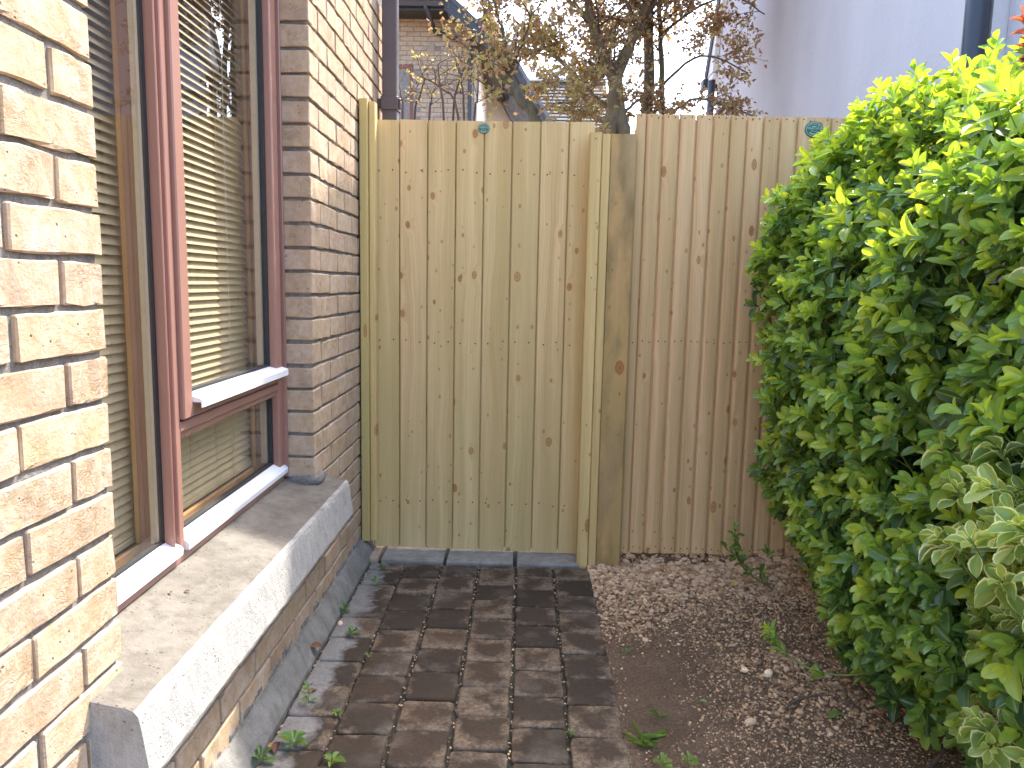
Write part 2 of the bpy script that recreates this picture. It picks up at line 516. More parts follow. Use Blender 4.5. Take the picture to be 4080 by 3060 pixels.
M['roof_grey'] = simple_mat("grey_roof_tile", (0.20, 0.195, 0.20), 0.7, 0.2, 12, 0.2)
M['roof_brown'] = simple_mat("brown_roof_tile", (0.13, 0.115, 0.10), 0.8, 0.3, 14, 0.2)
M['tile_dark'] = simple_mat("dark_tile_edge", (0.035, 0.035, 0.04), 0.7, 0.2, 12)
M['red_frame'] = simple_mat("red_brown_timber", (0.17, 0.05, 0.032), 0.5, 0.1, 8)
M['curtain'] = simple_mat("net_curtain", (0.55, 0.57, 0.58), 0.85, 0.12, 20)
M['vent'] = simple_mat("vent_plastic", (0.34, 0.30, 0.24), 0.7, 0.1, 30)
M['bark'] = bark_mat("tree_bark", (0.12, 0.09, 0.06), (0.28, 0.22, 0.145), (0.17, 0.155, 0.085))
M['bark_dark'] = bark_mat("dark_bark", (0.075, 0.07, 0.048), (0.18, 0.165, 0.11), (0.11, 0.12, 0.065))
M['twig'] = bark_mat("twig_bark", (0.075, 0.045, 0.032), (0.17, 0.115, 0.085), (0.12, 0.08, 0.06))
M['stem'] = bark_mat("shrub_stem", (0.10, 0.075, 0.045), (0.23, 0.18, 0.11), (0.14, 0.16, 0.06))
M['green_stem'] = simple_mat("green_shoot", (0.17, 0.25, 0.05), 0.5, 0.15, 20)
M['nail'] = simple_mat("nail_head", (0.055, 0.045, 0.035), 0.5)
M['badge'] = simple_mat("badge_green", (0.008, 0.10, 0.066), 0.4, 0.06, 40)
M['badge_ink'] = simple_mat("badge_white", (0.40, 0.54, 0.47), 0.5, 0.04, 40)
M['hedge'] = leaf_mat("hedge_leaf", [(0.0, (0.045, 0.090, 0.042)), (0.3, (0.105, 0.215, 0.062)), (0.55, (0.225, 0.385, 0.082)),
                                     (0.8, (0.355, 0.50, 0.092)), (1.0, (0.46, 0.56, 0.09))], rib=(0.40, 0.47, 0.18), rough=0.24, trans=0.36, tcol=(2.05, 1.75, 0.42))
M['varieg'] = leaf_mat("variegated_leaf", [(0.0, (0.10, 0.18, 0.06)), (0.5, (0.25, 0.36, 0.095)), (1.0, (0.47, 0.57, 0.14))],
                       rim=(0.84, 0.83, 0.47), rough=0.32, trans=0.30, ribamt=0.3)
M['copper'] = leaf_mat("copper_leaf", [(0.0, (0.27, 0.165, 0.115)), (0.3, (0.35, 0.235, 0.145)), (0.55, (0.39, 0.33, 0.165)),
                                       (0.8, (0.41, 0.40, 0.14)), (1.0, (0.45, 0.21, 0.17))], rib=(0.33, 0.22, 0.12), rough=0.45, trans=0.42, tcol=(1.5, 1.25, 0.75))
M['photinia'] = leaf_mat("red_leaf", [(0.0, (0.04, 0.085, 0.035)), (0.45, (0.07, 0.12, 0.045)), (0.55, (0.40, 0.10, 0.075)), (1.0, (0.55, 0.16, 0.11))],
                         rib=(0.5, 0.3, 0.15), rough=0.35, trans=0.3, tcol=(1.6, 1.2, 0.8))
M['weed'] = leaf_mat("weed_leaf", [(0.0, (0.045, 0.115, 0.03)), (0.5, (0.10, 0.21, 0.05)), (1.0, (0.23, 0.33, 0.08))], rough=0.5, trans=0.3)
M['dead'] = leaf_mat("dead_leaf", [(0.0, (0.10, 0.035, 0.025)), (0.5, (0.22, 0.10, 0.05)), (0.8, (0.38, 0.20, 0.08)), (1.0, (0.62, 0.52, 0.08))], rib=(0.3, 0.18, 0.1), rough=0.6, trans=0.2)
M['core'] = simple_mat("hedge_shade_filler", (0.03, 0.045, 0.025), 0.9, 0.3, 30)  # dark colour imitates the shade deep among the leaves


# ------------------------------------------------------------------ mesh helpers
def tagp(o, label=None, cat=None, group=None, kind=None):
    if label: o['label'] = label
    if cat: o['category'] = cat
    if group: o['group'] = group
    if kind: o['kind'] = kind
    return o


def empty(name, loc, label=None, cat=None, group=None, kind=None):
    o = bpy.data.objects.new(name, None)
    o.empty_display_size = 0.1
    o.location = loc
    COL.objects.link(o)
    return tagp(o, label, cat, group, kind)


ROOTLOC = {}


def world_loc(o):
    v = Vector((0, 0, 0))
    while o is not None:
        v = v + o.location
        o = o.parent
    return v


def add(name, mesh, parent=None, loc=(0, 0, 0), rot=None):
    """link a mesh at a WORLD location under a parent (parents are never rotated)"""
    o = bpy.data.objects.new(name, mesh)
    COL.objects.link(o)
    o.location = Vector(loc)
    if parent is not None:
        o.parent = parent
        o.location = Vector(loc) - world_loc(parent)
    if rot is not None:
        o.rotation_euler = rot
    return o


def mesh_from_bm(name, bm, mat, smooth=False):
    me = bpy.data.meshes.new(name)
    bmesh.ops.recalc_face_normals(bm, faces=bm.faces)
    bm.to_mesh(me)
    bm.free()
    if mat is not None: me.materials.append(mat)
    if smooth:
        me.polygons.foreach_set("use_smooth", [True] * len(me.polygons))
    return me


def bm_box(bm, x0, x1, y0, y1, z0, z1, bevel=0.0, seg=1):
    b2 = bmesh.new()
    bmesh.ops.create_cube(b2, size=1.0)
    for v in b2.verts:
        v.co = Vector(((x0 + x1) / 2 + v.co.x * (x1 - x0), (y0 + y1) / 2 + v.co.y * (y1 - y0), (z0 + z1) / 2 + v.co.z * (z1 - z0)))
    if bevel > 0:
        bmesh.ops.bevel(b2, geom=list(b2.edges), offset=bevel, segments=seg, profile=0.7, affect='EDGES')
    mp = {}
    for v in b2.verts: mp[v] = bm.verts.new(v.co)
    for f in b2.faces: bm.faces.new([mp[v] for v in f.verts])
    b2.free()


def box(name, mat, dims, parent=None, bevel=0.0, seg=1):
    bm = bmesh.new()
    bm_box(bm, *dims, bevel=bevel, seg=seg)
    return add(name, mesh_from_bm(name, bm, mat), parent)


def boxes(name, mat, lst, parent=None, bevel=0.0):
    bm = bmesh.new()
    for d in lst: bm_box(bm, *d, bevel=bevel)
    return add(name, mesh_from_bm(name, bm, mat), parent)


def bm_prism(bm, prof, axis, a0, a1, nseg=1):
    """extrude a closed 2-D profile along an axis: axis 'y' -> prof is (x,z); 'x' -> (y,z); 'z' -> (x,y)"""
    rings = []
    for i in range(nseg + 1):
        t = a0 + (a1 - a0) * i / nseg
        ring = []
        for p, q in prof:
            co = {'y': (p, t, q), 'x': (t, p, q), 'z': (p, q, t)}[axis]
            ring.append(bm.verts.new(co))
        rings.append(ring)
    n = len(prof)
    for i in range(nseg):
        for j in range(n):
            bm.faces.new([rings[i][j], rings[i][(j + 1) % n], rings[i + 1][(j + 1) % n], rings[i + 1][j]])
    bm.faces.new(rings[0]); bm.faces.new(list(reversed(rings[-1])))
    return rings


def prism(name, mat, prof, axis, a0, a1, parent=None, nseg=1, jitter=0.0, smooth=False):
    bm = bmesh.new()
    bm_prism(bm, prof, axis, a0, a1, nseg)
    if jitter:
        for v in bm.verts: v.co += Vector((random.uniform(-1, 1), random.uniform(-1, 1), random.uniform(-1, 1))) * jitter
    return add(name, mesh_from_bm(name, bm, mat, smooth), parent)


def bm_tube(bm, pts, rads, n=8, cap=True):
    pts = [Vector(p) for p in pts]
    rings = []
    up = Vector((0.13, 0.31, 0.94))
    for i, p in enumerate(pts):
        d = (pts[min(i + 1, len(pts) - 1)] - pts[max(i - 1, 0)])
        if d.length < 1e-9: d = Vector((0, 0, 1))
        d.normalize()
        a = d.cross(up)
        if a.length < 1e-3: a = d.cross(Vector((1, 0, 0)))
        a.normalize(); b = d.cross(a)
        rings.append([bm.verts.new(p + (a * math.cos(2 * math.pi * k / n) + b * math.sin(2 * math.pi * k / n)) * rads[i]) for k in range(n)])
    for i in range(len(pts) - 1):
        for k in range(n):
            bm.faces.new([rings[i][k], rings[i][(k + 1) % n], rings[i + 1][(k + 1) % n], rings[i + 1][k]])
    if cap:
        bm.faces.new(rings[0]); bm.faces.new(list(reversed(rings[-1])))


def smooth_path(pts, sub=4, wob=0.0):
    """Catmull-Rom through the points"""
    P = [Vector(p) for p in pts]
    if len(P) < 3:
        P = [P[0], (P[0] + P[-1]) / 2, P[-1]]
    out = []
    for i in range(len(P) - 1):
        p0 = P[max(i - 1, 0)]; p1 = P[i]; p2 = P[i + 1]; p3 = P[min(i + 2, len(P) - 1)]
        for s in range(sub):
            t = s / sub
            q = 0.5 * ((2 * p1) + (p2 - p0) * t + (2 * p0 - 5 * p1 + 4 * p2 - p3) * t * t + (3 * p1 - p0 - 3 * p2 + p3) * t ** 3)
            if wob: q = q + Vector((random.uniform(-1, 1), random.uniform(-1, 1), random.uniform(-.3, .3))) * wob
            out.append(q)
    out.append(P[-1])
    return out


def tube(name, mat, pts, r0, r1, parent=None, n=8, sub=4, wob=0.0):
    p = smooth_path(pts, sub, wob)
    rads = [r0 + (r1 - r0) * i / (len(p) - 1) for i in range(len(p))]
    bm = bmesh.new()
    bm_tube(bm, p, rads, n)
    return add(name, mesh_from_bm(name, bm, mat, True), parent)


def np_mesh(name, verts, faces, mat, attrs=None, smooth=True):
    """verts (N,3); faces: list of (K,k) int arrays"""
    me = bpy.data.meshes.new(name)
    me.vertices.add(len(verts))
    me.vertices.foreach_set("co", np.asarray(verts, dtype=np.float32).ravel())
    idx = np.concatenate([f.ravel() for f in faces]).astype(np.int32)
    tot = np.concatenate([np.full(len(f), f.shape[1], np.int32) for f in faces])
    start = np.concatenate([[0], np.cumsum(tot)[:-1]]).astype(np.int32)
    me.loops.add(len(idx))
    me.loops.foreach_set("vertex_index", idx)
    me.polygons.add(len(tot))
    me.polygons.foreach_set("loop_start", start)
    me.polygons.foreach_set("loop_total", tot)
    me.polygons.foreach_set("use_smooth", np.full(len(tot), smooth, dtype=bool))
    me.update(calc_edges=True)
    me.validate()
    for k, a in (attrs or {}).items():
        at = me.attributes.new(k, 'FLOAT', 'POINT')
        at.data.foreach_set("value", np.asarray(a, dtype=np.float32))
    if mat is not None: me.materials.append(mat)
    return me


# leaf template: x along the leaf 0..1, y across -.5...5, z up
def leaf_template(stations, widths, fold=0.10, droop=0.12, serr=0.0):
    V = [(0, 0, 0)]; E = [0.3]
    across = (-1.0, -0.55, 0.0, 0.55, 1.0)
    for i, (s, w) in enumerate(zip(stations, widths)):
        for a in across:
            ww = w * (1 + (serr if (i % 2) and abs(a) == 1 else 0))
            z = fold * abs(a) * w * 1.0 - droop * s * s
            V.append((s, a * ww * 0.5, z))
            E.append(abs(a))
    V.append((1.0, 0, -droop)); E.append(0.8)
    V = np.array(V); E = np.array(E)
    n = len(stations)
    tri, quad = [], []
    for k in range(4): tri.append((0, 1 + k, 2 + k))
    for i in range(n - 1):
        a = 1 + i * 5; b = a + 5
        for k in range(4): quad.append((a + k, b + k, b + k + 1, a + k + 1))
    a = 1 + (n - 1) * 5; tip = len(V) - 1
    for k in range(4): tri.append((a + k, tip, a + k + 1))
    return V, E, np.array(tri), np.array(quad)


LEAF_OVAL = leaf_template((0.14, 0.34, 0.57, 0.79, 0.93), (0.48, 0.90, 1.0, 0.82, 0.46), 0.18, 0.10)
LEAF_SPOON = leaf_template((0.18, 0.40, 0.62, 0.82, 0.94), (0.36, 0.80, 1.0, 0.78, 0.40), 0.25, 0.12)
LEAF_HEART = leaf_template((0.10, 0.34, 0.66), (0.72, 1.0, 0.62), 0.25, 0.15)
LEAF_LANCE = leaf_template((0.18, 0.42, 0.7), (0.6, 1.0, 0.72), 0.2, 0.18)


def nrm(a):
    return a / np.maximum(np.linalg.norm(a, axis=1, keepdims=True), 1e-9)


def leaf_arrays(tpl, P, D, Nn, L, W):
    V, E, tri, quad = tpl
    D = nrm(D); S = nrm(np.cross(Nn, D)); N2 = np.cross(D, S)
    X = V[None, :, 0, None] * L[:, None, None] * D[:, None, :]
    Y = V[None, :, 1, None] * W[:, None, None] * S[:, None, :]
    Z = V[None, :, 2, None] * L[:, None, None] * N2[:, None, :]
    return P[:, None, :] + X + Y + Z


def leaves_mesh(name, tpl, P, D, Nn, L, W, tint, mat):
    V, E, tri, quad = tpl
    co = leaf_arrays(tpl, P, D, Nn, L, W)
    n, k = co.shape[0], co.shape[1]
    offs = (np.arange(n) * k)[:, None, None]
    F3 = (tri[None] + offs).reshape(-1, 3); F4 = (quad[None] + offs).reshape(-1, 4)
    return np_mesh(name, co.reshape(-1, 3), [F3, F4], mat, {"tint": np.repeat(tint, k), "edge": np.tile(E, n)})


def single_leaf_meshes(name, tpl, mat, tints, aspect):
    out = []
    for t in tints:
        V, E, tri, quad = tpl
        co = V.copy()
        co[:, 1] *= aspect
        co[:, 2] *= RNG.uniform(0.4, 1.9)
        out.append(np_mesh(name, co, [tri, quad], mat, {"tint": np.full(len(V), t), "edge": E}))
    return out


CAMP = np.array((0, 0, 1.17)); CR = np.array(right); CD = np.array(down); CF = np.array(fwd)


def pick_large(P, L, n, front=None):
    """indices of the n leaves that show largest in the photograph"""
    d = P - CAMP
    zf = d @ CF
    u = (d @ CR) / np.maximum(zf, .05) * 753 + 512
    v = (d @ CD) / np.maximum(zf, .05) * 753 + 384
    ok = (zf > .1) & (u > 5) & (u < 1019) & (v > 5) & (v < 763)
    score = np.where(ok, L / np.maximum(zf, .1), 0)
    if front is not None: score = score * front
    return np.argsort(-score)[:n]


def foliage(parent, tpl, P, D, Nn, L, W, tint, mat, n_ind, stuff_name, front=None):
    """the n_ind largest-looking leaves become single parts, the rest one 'stuff' part"""
    idx = pick_large(P, L, n_ind, front)
    mask = np.ones(len(P), bool); mask[idx] = False
    me = leaves_mesh(stuff_name, tpl, P[mask], D[mask], Nn[mask], L[mask], W[mask], tint[mask], mat)
    o = add(stuff_name, me, parent); o['kind'] = 'stuff'
    bins = np.linspace(0.03, 0.97, 12)
    asp = float(np.median(W / L))
    variants = single_leaf_meshes("leaf", tpl, mat, bins, asp)
    base = world_loc(parent)
    D = nrm(D); S = nrm(np.cross(Nn, D)); N2 = np.cross(D, S)
    for i in idx:
        b = int(np.argmin(np.abs(bins - tint[i])))
        ob = bpy.data.objects.new("leaf", variants[b])
        COL.objects.link(ob)
        ob.parent = parent
        l = L[i]
        mm = Matrix(((D[i][0] * l, S[i][0] * l, N2[i][0] * l, P[i][0] - base.x),
                     (D[i][1] * l, S[i][1] * l, N2[i][1] * l, P[i][1] - base.y),
                     (D[i][2] * l, S[i][2] * l, N2[i][2] * l, P[i][2] - base.z), (0, 0, 0, 1)))
        ob.matrix_local = mm


# ================================================================== THE SETTING
ground_me = bpy.data.meshes.new("ground")
gb = bmesh.new()
s = 150.0
vs = [gb.verts.new(c) for c in ((-s, -s, -0.045), (s, -s, -0.045), (s, s, -0.045), (-s, s, -0.045))]
gb.faces.new(vs)
ground = add("ground", mesh_from_bm("ground", gb, M['soil']))
ground['kind'] = 'structure'

# uneven soil bed right of the path
nx, ny = 90, 110
xs = np.linspace(0.262, 2.08, nx); ys = np.linspace(0.9, 3.50, ny)
gx, gy = np.meshgrid(xs, ys)


def soil_h(x, y):
    h = 0.010 * np.sin(x * 5.1 + 1.3) * np.sin(y * 4.3) + 0.006 * np.sin(x * 17 + y * 9) + 0.004 * np.sin(y * 31 - x * 13) - 0.012
    h = h + np.clip((x - 0.45) * 0.04, 0, 0.03)
    h = h + np.clip((y - 3.105) / .05, 0, 1) * np.clip((x - .36) / .05, 0, 1) * .062  # unseen rise added behind the fence to block sun under the boards
    return np.where(x < 0.33, np.minimum(h, -0.010), h)


gz = soil_h(gx, gy) + RNG.normal(0, 0.0018, gx.shape)
gz[:, 0] = -0.06; gz[:, -1] = -0.06; gz[0] = -0.06; gz[-1] = -0.06
ii = np.arange(nx * ny).reshape(ny, nx)
q = np.stack([ii[:-1, :-1], ii[:-1, 1:], ii[1:, 1:], ii[1:, :-1]], -1).reshape(-1, 4)
soil = add("soil_bed", np_mesh("soil_bed", np.stack([gx, gy, gz], -1).reshape(-1, 3), [q], M['soil']))
soil['kind'] = 'structure'

# ---- the paved path
path = box("path", M['joint'], (-0.66, 0.262, 0.9, 3.9, -0.05, -0.016))
path['kind'] = 'structure'


def paver_mesh(w, d, seed):
    rnd = random.Random(seed)
    bm = bmesh.new()
    bmesh.ops.create_cube(bm, size=1.0)
    for v in bm.verts: v.co = Vector((v.co.x * w, v.co.y * d, v.co.z * 0.06))
    vert_edges = [e for e in bm.edges if abs(e.verts[0].co.z - e.verts[1].co.z) > .01]
    bmesh.ops.bevel(bm, geom=vert_edges, offset=0.012, segments=2, profile=0.6, affect='EDGES')
    top = [e for e in bm.edges if e.verts[0].co.z > .02 and e.verts[1].co.z > .02]
    bmesh.ops.subdivide_edges(bm, edges=[e for e in top if e.calc_length() > .05], cuts=3)
    top = [e for e in bm.edges if e.verts[0].co.z > .02 and e.verts[1].co.z > .02 and len(e.link_faces) == 2 and any(abs(f.normal.z) < .5 for f in e.link_faces)]
    bmesh.ops.bevel(bm, geom=top, offset=0.007, segments=2, profile=0.5, affect='EDGES')
    for v in bm.verts:
        if v.co.z > 0:
            v.co += Vector((rnd.uniform(-1, 1) * .0025, rnd.uniform(-1, 1) * .0025, rnd.uniform(-1, 1) * .0008))
    me = mesh_from_bm("paver", bm, M['paver'], True)
    return me


pav_full = [paver_mesh(0.1435, 0.1455, k) for k in range(9)]
pav_cut = [paver_mesh(0.1435, 0.085, 40 + k) for k in range(3)]
colx = [-0.552, -0.4025, -0.247, -0.0925, 0.0615, 0.215]
row0 = {5: 2.889, 4: 2.929, 3: 2.977, 2: 2.898, 1: 2.875, 0: 2.955}     # joint lines measured per column
for c in range(6):
    y = row0[c]
    # the cut piece against the slabs
    gap = 3.022 - y
    o = add("paver", pav_cut[c % 3], path, (colx[c], y + gap / 2, -0.030))
    o.scale = (1.0, max(0.4, (gap - 0.006) / 0.085), 1.0)
    k = 0
    while y - 0.151 * (k + 1) > 1.02:
        yc = y - 0.151 * (k + 0.5)
        o = add("paver", pav_full[random.randrange(9)], path, (colx[c] + random.uniform(-.002, .002), yc + random.uniform(-.002, .002), -0.030 + random.uniform(-.003, .0025)),
                (random.uniform(-.012, .012), random.uniform(-.012, .012), random.choice((0, math.pi)) + random.uniform(-.012, .012)))
        k += 1
# pale slabs at the threshold
for i, (x0, x1) in enumerate(((-0.585, -0.325), (-0.308, -0.028), (-0.012, 0.248))):
    bm = bmesh.new()
    bm_box(bm, x0, x1, 3.036, 3.33, -0.04, 0.008, bevel=0.006, seg=2)
    for v in bm.verts: v.co += Vector((random.uniform(-1, 1), random.uniform(-1, 1), random.uniform(-.3, .3))) * .002
    add("threshold_slab", mesh_from_bm("threshold_slab", bm, M['slab']), path)
bm = bmesh.new()
bm_box(bm, -0.648, -0.60, 3.04, 3.33, -0.04, 0.012, bevel=0.006, seg=2)
o = add("threshold_slab", mesh_from_bm("threshold_slab", bm, M['brick']), path)
o['label'] = "narrow brick slip beside the pale slabs"
# dirt and moss in the joints
bmj = bmesh.new()
pts = []
for c in range(5):
    xj = (colx[c] + colx[c + 1]) / 2
    for k in range(120): pts.append((xj + random.gauss(0, .004), random.uniform(1.1, 3.02), random.uniform(.0015, .004)))
for k in range(150): pts.append((-0.625 + abs(random.gauss(0, .008)), random.uniform(1.1, 3.0), random.uniform(.002, .006)))
for k in range(90): pts.append((random.uniform(-.6, .25), random.uniform(1.1, 3.02), random.uniform(.001, .0025)))
V0, F0 = None, None


def ico():
    b = bmesh.new(); bmesh.ops.create_icosphere(b, subdivisions=1, radius=1.0)
    v = np.array([x.co[:] for x in b.verts]); f = np.array([[q.index for q in fc.verts] for fc in b.faces]); b.free()
    return v, f


ICV, ICF = ico()
b_ = bmesh.new(); bmesh.ops.create_icosphere(b_, subdivisions=2, radius=1.0)
IC2V = np.array([x.co[:] for x in b_.verts]); IC2F = np.array([[q.index for q in fc.verts] for fc in b_.faces]); b_.free()


def stones_mesh(name, P, R, tint, mat, flat=0.62, detail=False, smooth=True):
    V, F = (IC2V, IC2F) if detail else (ICV, ICF)
    n, k = len(P), len(V)
    sc = np.stack([RNG.uniform(.75, 1.3, n), RNG.uniform(.75, 1.3, n), RNG.uniform(.8, 1.2, n) * flat], -1) * R[:, None]
    noise = RNG.uniform(0.78, 1.16, (n, k))
    if detail:
        dirs = nrm(RNG.normal(0, 1, (n, 3)))
        noise = 1 + 0.22 * np.einsum('kd,nd->nk', V, dirs) * RNG.uniform(-1, 1, (n, 1)) + 0.16 * np.sin(np.einsum('kd,nd->nk', V, nrm(RNG.normal(0, 1, (n, 3)))) * 3.3 + RNG.uniform(0, 6, (n, 1)))
    co = V[None] * noise[..., None] * sc[:, None, :]
    ang = RNG.uniform(0, 2 * np.pi, n); tl = RNG.normal(0, .35, n)
    ca, sa = np.cos(ang)[:, None], np.sin(ang)[:, None]
    ct, st = np.cos(tl)[:, None], np.sin(tl)[:, None]
    y2 = co[..., 1] * ct - co[..., 2] * st; z2 = co[..., 1] * st + co[..., 2] * ct
    x3 = co[..., 0] * ca - y2 * sa; y3 = co[..., 0] * sa + y2 * ca
    co = np.stack([x3, y3, z2], -1) + P[:, None, :]
    F3 = (F[None] + (np.arange(n) * k)[:, None, None]).reshape(-1, 3)
    return np_mesh(name, co.reshape(-1, 3), [F3], mat, {"tint": np.repeat(tint, k)}, smooth)


pts = np.array(pts)
P = np.stack([pts[:, 0], pts[:, 1], np.full(len(pts), -0.006)], -1)
o = add("joint_grit", stones_mesh("joint_grit", P, pts[:, 2], RNG.uniform(0, 0.9, len(pts)), M['stone']), path)
o['kind'] = 'stuff'

# ---- gravel (nobody could count it): fine stones everywhere, washed-up larger ones by the fence and under the hedge
N1 = 44000
gxx = RNG.uniform(0.285, 1.75, N1); gyy = RNG.uniform(1.35, 3.22, N1)
bare = np.exp(-(((gxx - 0.44) / 0.15) ** 2 + ((gyy - 2.20) / 0.26) ** 2)) + 0.8 * np.exp(-(((gxx - 0.37) / 0.09) ** 2 + ((gyy - 1.85) / 0.25) ** 2))
keep = RNG.uniform(0, 1, N1) > np.clip(bare * 1.05, 0, 0.97)
gxx, gyy = gxx[keep], gyy[keep]
big = np.clip(np.exp(-((3.15 - gyy) / 0.48) ** 2) + 0.55 * np.exp(-(((gxx - 0.86) / .30) ** 2 + ((gyy - 2.12) / .30) ** 2)) + 0.35 * np.exp(-(((gxx - 0.42) / .12) ** 2 + ((gyy - 2.5) / .16) ** 2)), 0, 1)
gr = 0.0012 + 0.0038 * RNG.beta(1.2, 2.4, len(gxx)) + big * RNG.beta(1.3, 5.2, len(gxx)) * 0.023
P = np.stack([gxx, gyy, soil_h(gxx, gyy) + gr * 0.28], -1)
tint = np.clip(RNG.beta(1.7, 2.3, len(gxx)) * 0.92 + big * 0.10 - .16 * np.clip((2.75 - gyy) / .4, 0, 1), 0, 0.99)
small = gr < 0.0065
gravel = add("gravel", stones_mesh("gravel", P[small], gr[small], tint[small], M['stone']))
gravel['kind'] = 'stuff'; gravel['label'] = "fine brown gravel spread over the soil bed"; gravel['category'] = "gravel"
g2 = add("gravel", stones_mesh("gravel", P[~small], gr[~small], tint[~small], M['stone'], 0.68, True))
g2['kind'] = 'stuff'; g2['label'] = "coarser rounded gravel heaped below the fence and hedge"; g2['category'] = "gravel"


def one_stone(x, y, r, tintv, label):
    me = stones_mesh("pebble", np.array([[0, 0, 0.0]]), np.array([r]), np.array([tintv]), M['stone'], 0.8, True)
    z = float(soil_h(np.array(x), np.array(y))) if x > .28 else 0.0
    o = add("pebble", me, None, (x, y, z + r * .45))
    tagp(o, label, "pebble", "single pebbles lying about")


one_stone(0.761, 2.165, 0.015, 1.0, "round whitish pebble, the palest one on the gravel near the hedge")
one_stone(0.638, 1.927, 0.014, 0.62, "ochre oval pebble on the gravel in front of the hedge foot")
one_stone(0.700, 2.194, 0.0105, 0.96, "small pale pebble just left of the round whitish one")
one_stone(-0.612, 2.44, 0.0085, 0.8, "small grey pebble on the path against the plinth")

# ================================================================== BRICK HOUSE WALL WITH THE WINDOW (left)
WX = -0.678
house = empty("brick_house", (WX, 2.0, 0), "buff brick house wall with brown framed window and concrete sill, along the path", "house")


def brick_mesh(length, seed, mat=None, depth=0.100, h=0.065, jit=0.0022):
    """brick lying along Y, face towards +X at x=0, body behind"""
    rnd = random.Random(seed)
    bm = bmesh.new()
    bmesh.ops.create_cube(bm, size=1.0)
    for v in bm.verts: v.co = Vector((-depth / 2 + v.co.x * depth, v.co.y * length, v.co.z * h))
    longe = [e for e in bm.edges if abs(e.verts[0].co.y - e.verts[1].co.y) > .01]
    bmesh.ops.subdivide_edges(bm, edges=longe, cuts=5 if length > .15 else 3)
    front = [e for e in bm.edges if len(e.link_faces) == 2 and e.calc_face_angle(0) > .5]
    bmesh.ops.bevel(bm, geom=front, offset=0.0026, segments=1, profile=0.6, affect='EDGES')
    for v in bm.verts:
        edge_ = abs(v.co.z) > h * .42
        v.co += Vector((rnd.uniform(-1, 1) * jit * .14, rnd.uniform(-1, 1) * jit * .5, rnd.uniform(-1, 1) * jit * .75))
        if edge_ and v.co.x > -.01 and rnd.random() < .10:
            v.co += Vector((-rnd.uniform(.001, .004), 0, -math.copysign(rnd.uniform(.001, .004), v.co.z)))
    sk = rnd.uniform(-.0015, .0015)
    for v in bm.verts: v.co.z += v.co.y * sk * 8
    return mesh_from_bm("brick", bm, mat or M['brick'], False)


BF = [brick_mesh(0.215, 100 + k) for k in range(14)]
BH = [brick_mesh(0.1025, 200 + k) for k in range(10)]
Y0W, Y1W, OY0, OY1 = 0.38, 3.78, 1.207, 2.400          # wall ends, window opening
OZ0, OZ1 = 0.45, 2.325
placed, extra = [], []


def put_brick(yc, z, half):
    d = np.array((WX, yc, z)) - CAMP
    zf = d @ CF
    u = (d @ CR) / max(zf, .05) * 753 + 512; v = (d @ CD) / max(zf, .05) * 753 + 384
    vis = zf > .2 and -60 < u < 1084 and -40 < v < 808
    (placed if vis else extra).append((yc, z, half))


for n in range(-20, 16):                                # course n: bottom of the brick at 1.2 + .075 n
    zb = 1.2 + 0.075 * n
    if zb < 0.07: continue
    zc = zb + 0.0325
    inopen = OZ0 < zc < OZ1
    if inopen or zc > 0.36:
        even = n % 2 == 0
    if 0.36 < zc < OZ1:
        # near pier: courses end at the jamb, even ones with a stretcher
        y = OY0
        first = not (n % 2 == 0)
        while y > Y0W:
            L = 0.1025 if first else 0.215
            first = False
            put_brick(y - L / 2, zc, L < .2)
            y -= L + 0.010
        y = OY1
        first = (n % 2 == 0)
        while y < Y1W - .05:
            L = 0.1025 if first else 0.215
            first = False
            put_brick(y + L / 2, zc, L < .2)
            y += L + 0.010
    else:
        y = OY1 - 0.225 * 9 - (0.1125 if n % 2 == 0 else 0)
        while y < Y1W - .05:
            put_brick(y + 0.1075, zc, False)
            y += 0.225
# keep the ~300 that show largest as single parts
placed.sort(key=lambda t: (t[0] + 0.2 * abs(t[1] - 1.2)))
extra += placed[300:]
placed = placed[:300]
for (yc, z, half) in placed:
    me = random.choice(BH if half else BF)
    add("brick", me, house, (WX + random.uniform(-.0015, .0012), yc + random.uniform(-.0015, .0015), z + random.uniform(-.0012, .0012)),
        (random.uniform(-.008, .008), random.uniform(-.006, .006), random.uniform(-.006, .006)))
bm = bmesh.new()
for (yc, z, half) in extra:
    L = 0.1025 if half else 0.215
    bm_box(bm, WX - .1, WX + random.uniform(-.001, .001), yc - L / 2, yc + L / 2, z - .0325, z + .0325, bevel=0.004)
o = add("upper_brickwork", mesh_from_bm("upper_brickwork", bm, M['brick']), house); o['kind'] = 'stuff'
# mortar core, recessed behind the brick faces and the jambs
RX = WX - 0.0072
boxes("mortar", M['mortar'], [
    (WX - .098, RX, Y0W, OY0 - .008, 0.07, 2.45), (WX - .098, RX, OY1 + .008, Y1W, 0.07, 2.45),
    (WX - .098, RX, OY0 - .008, OY1 + .008, 0.07, 0.40), (WX - .098, RX, OY0 - .008, OY1 + .008, OZ1 + .008, 2.45)], house)
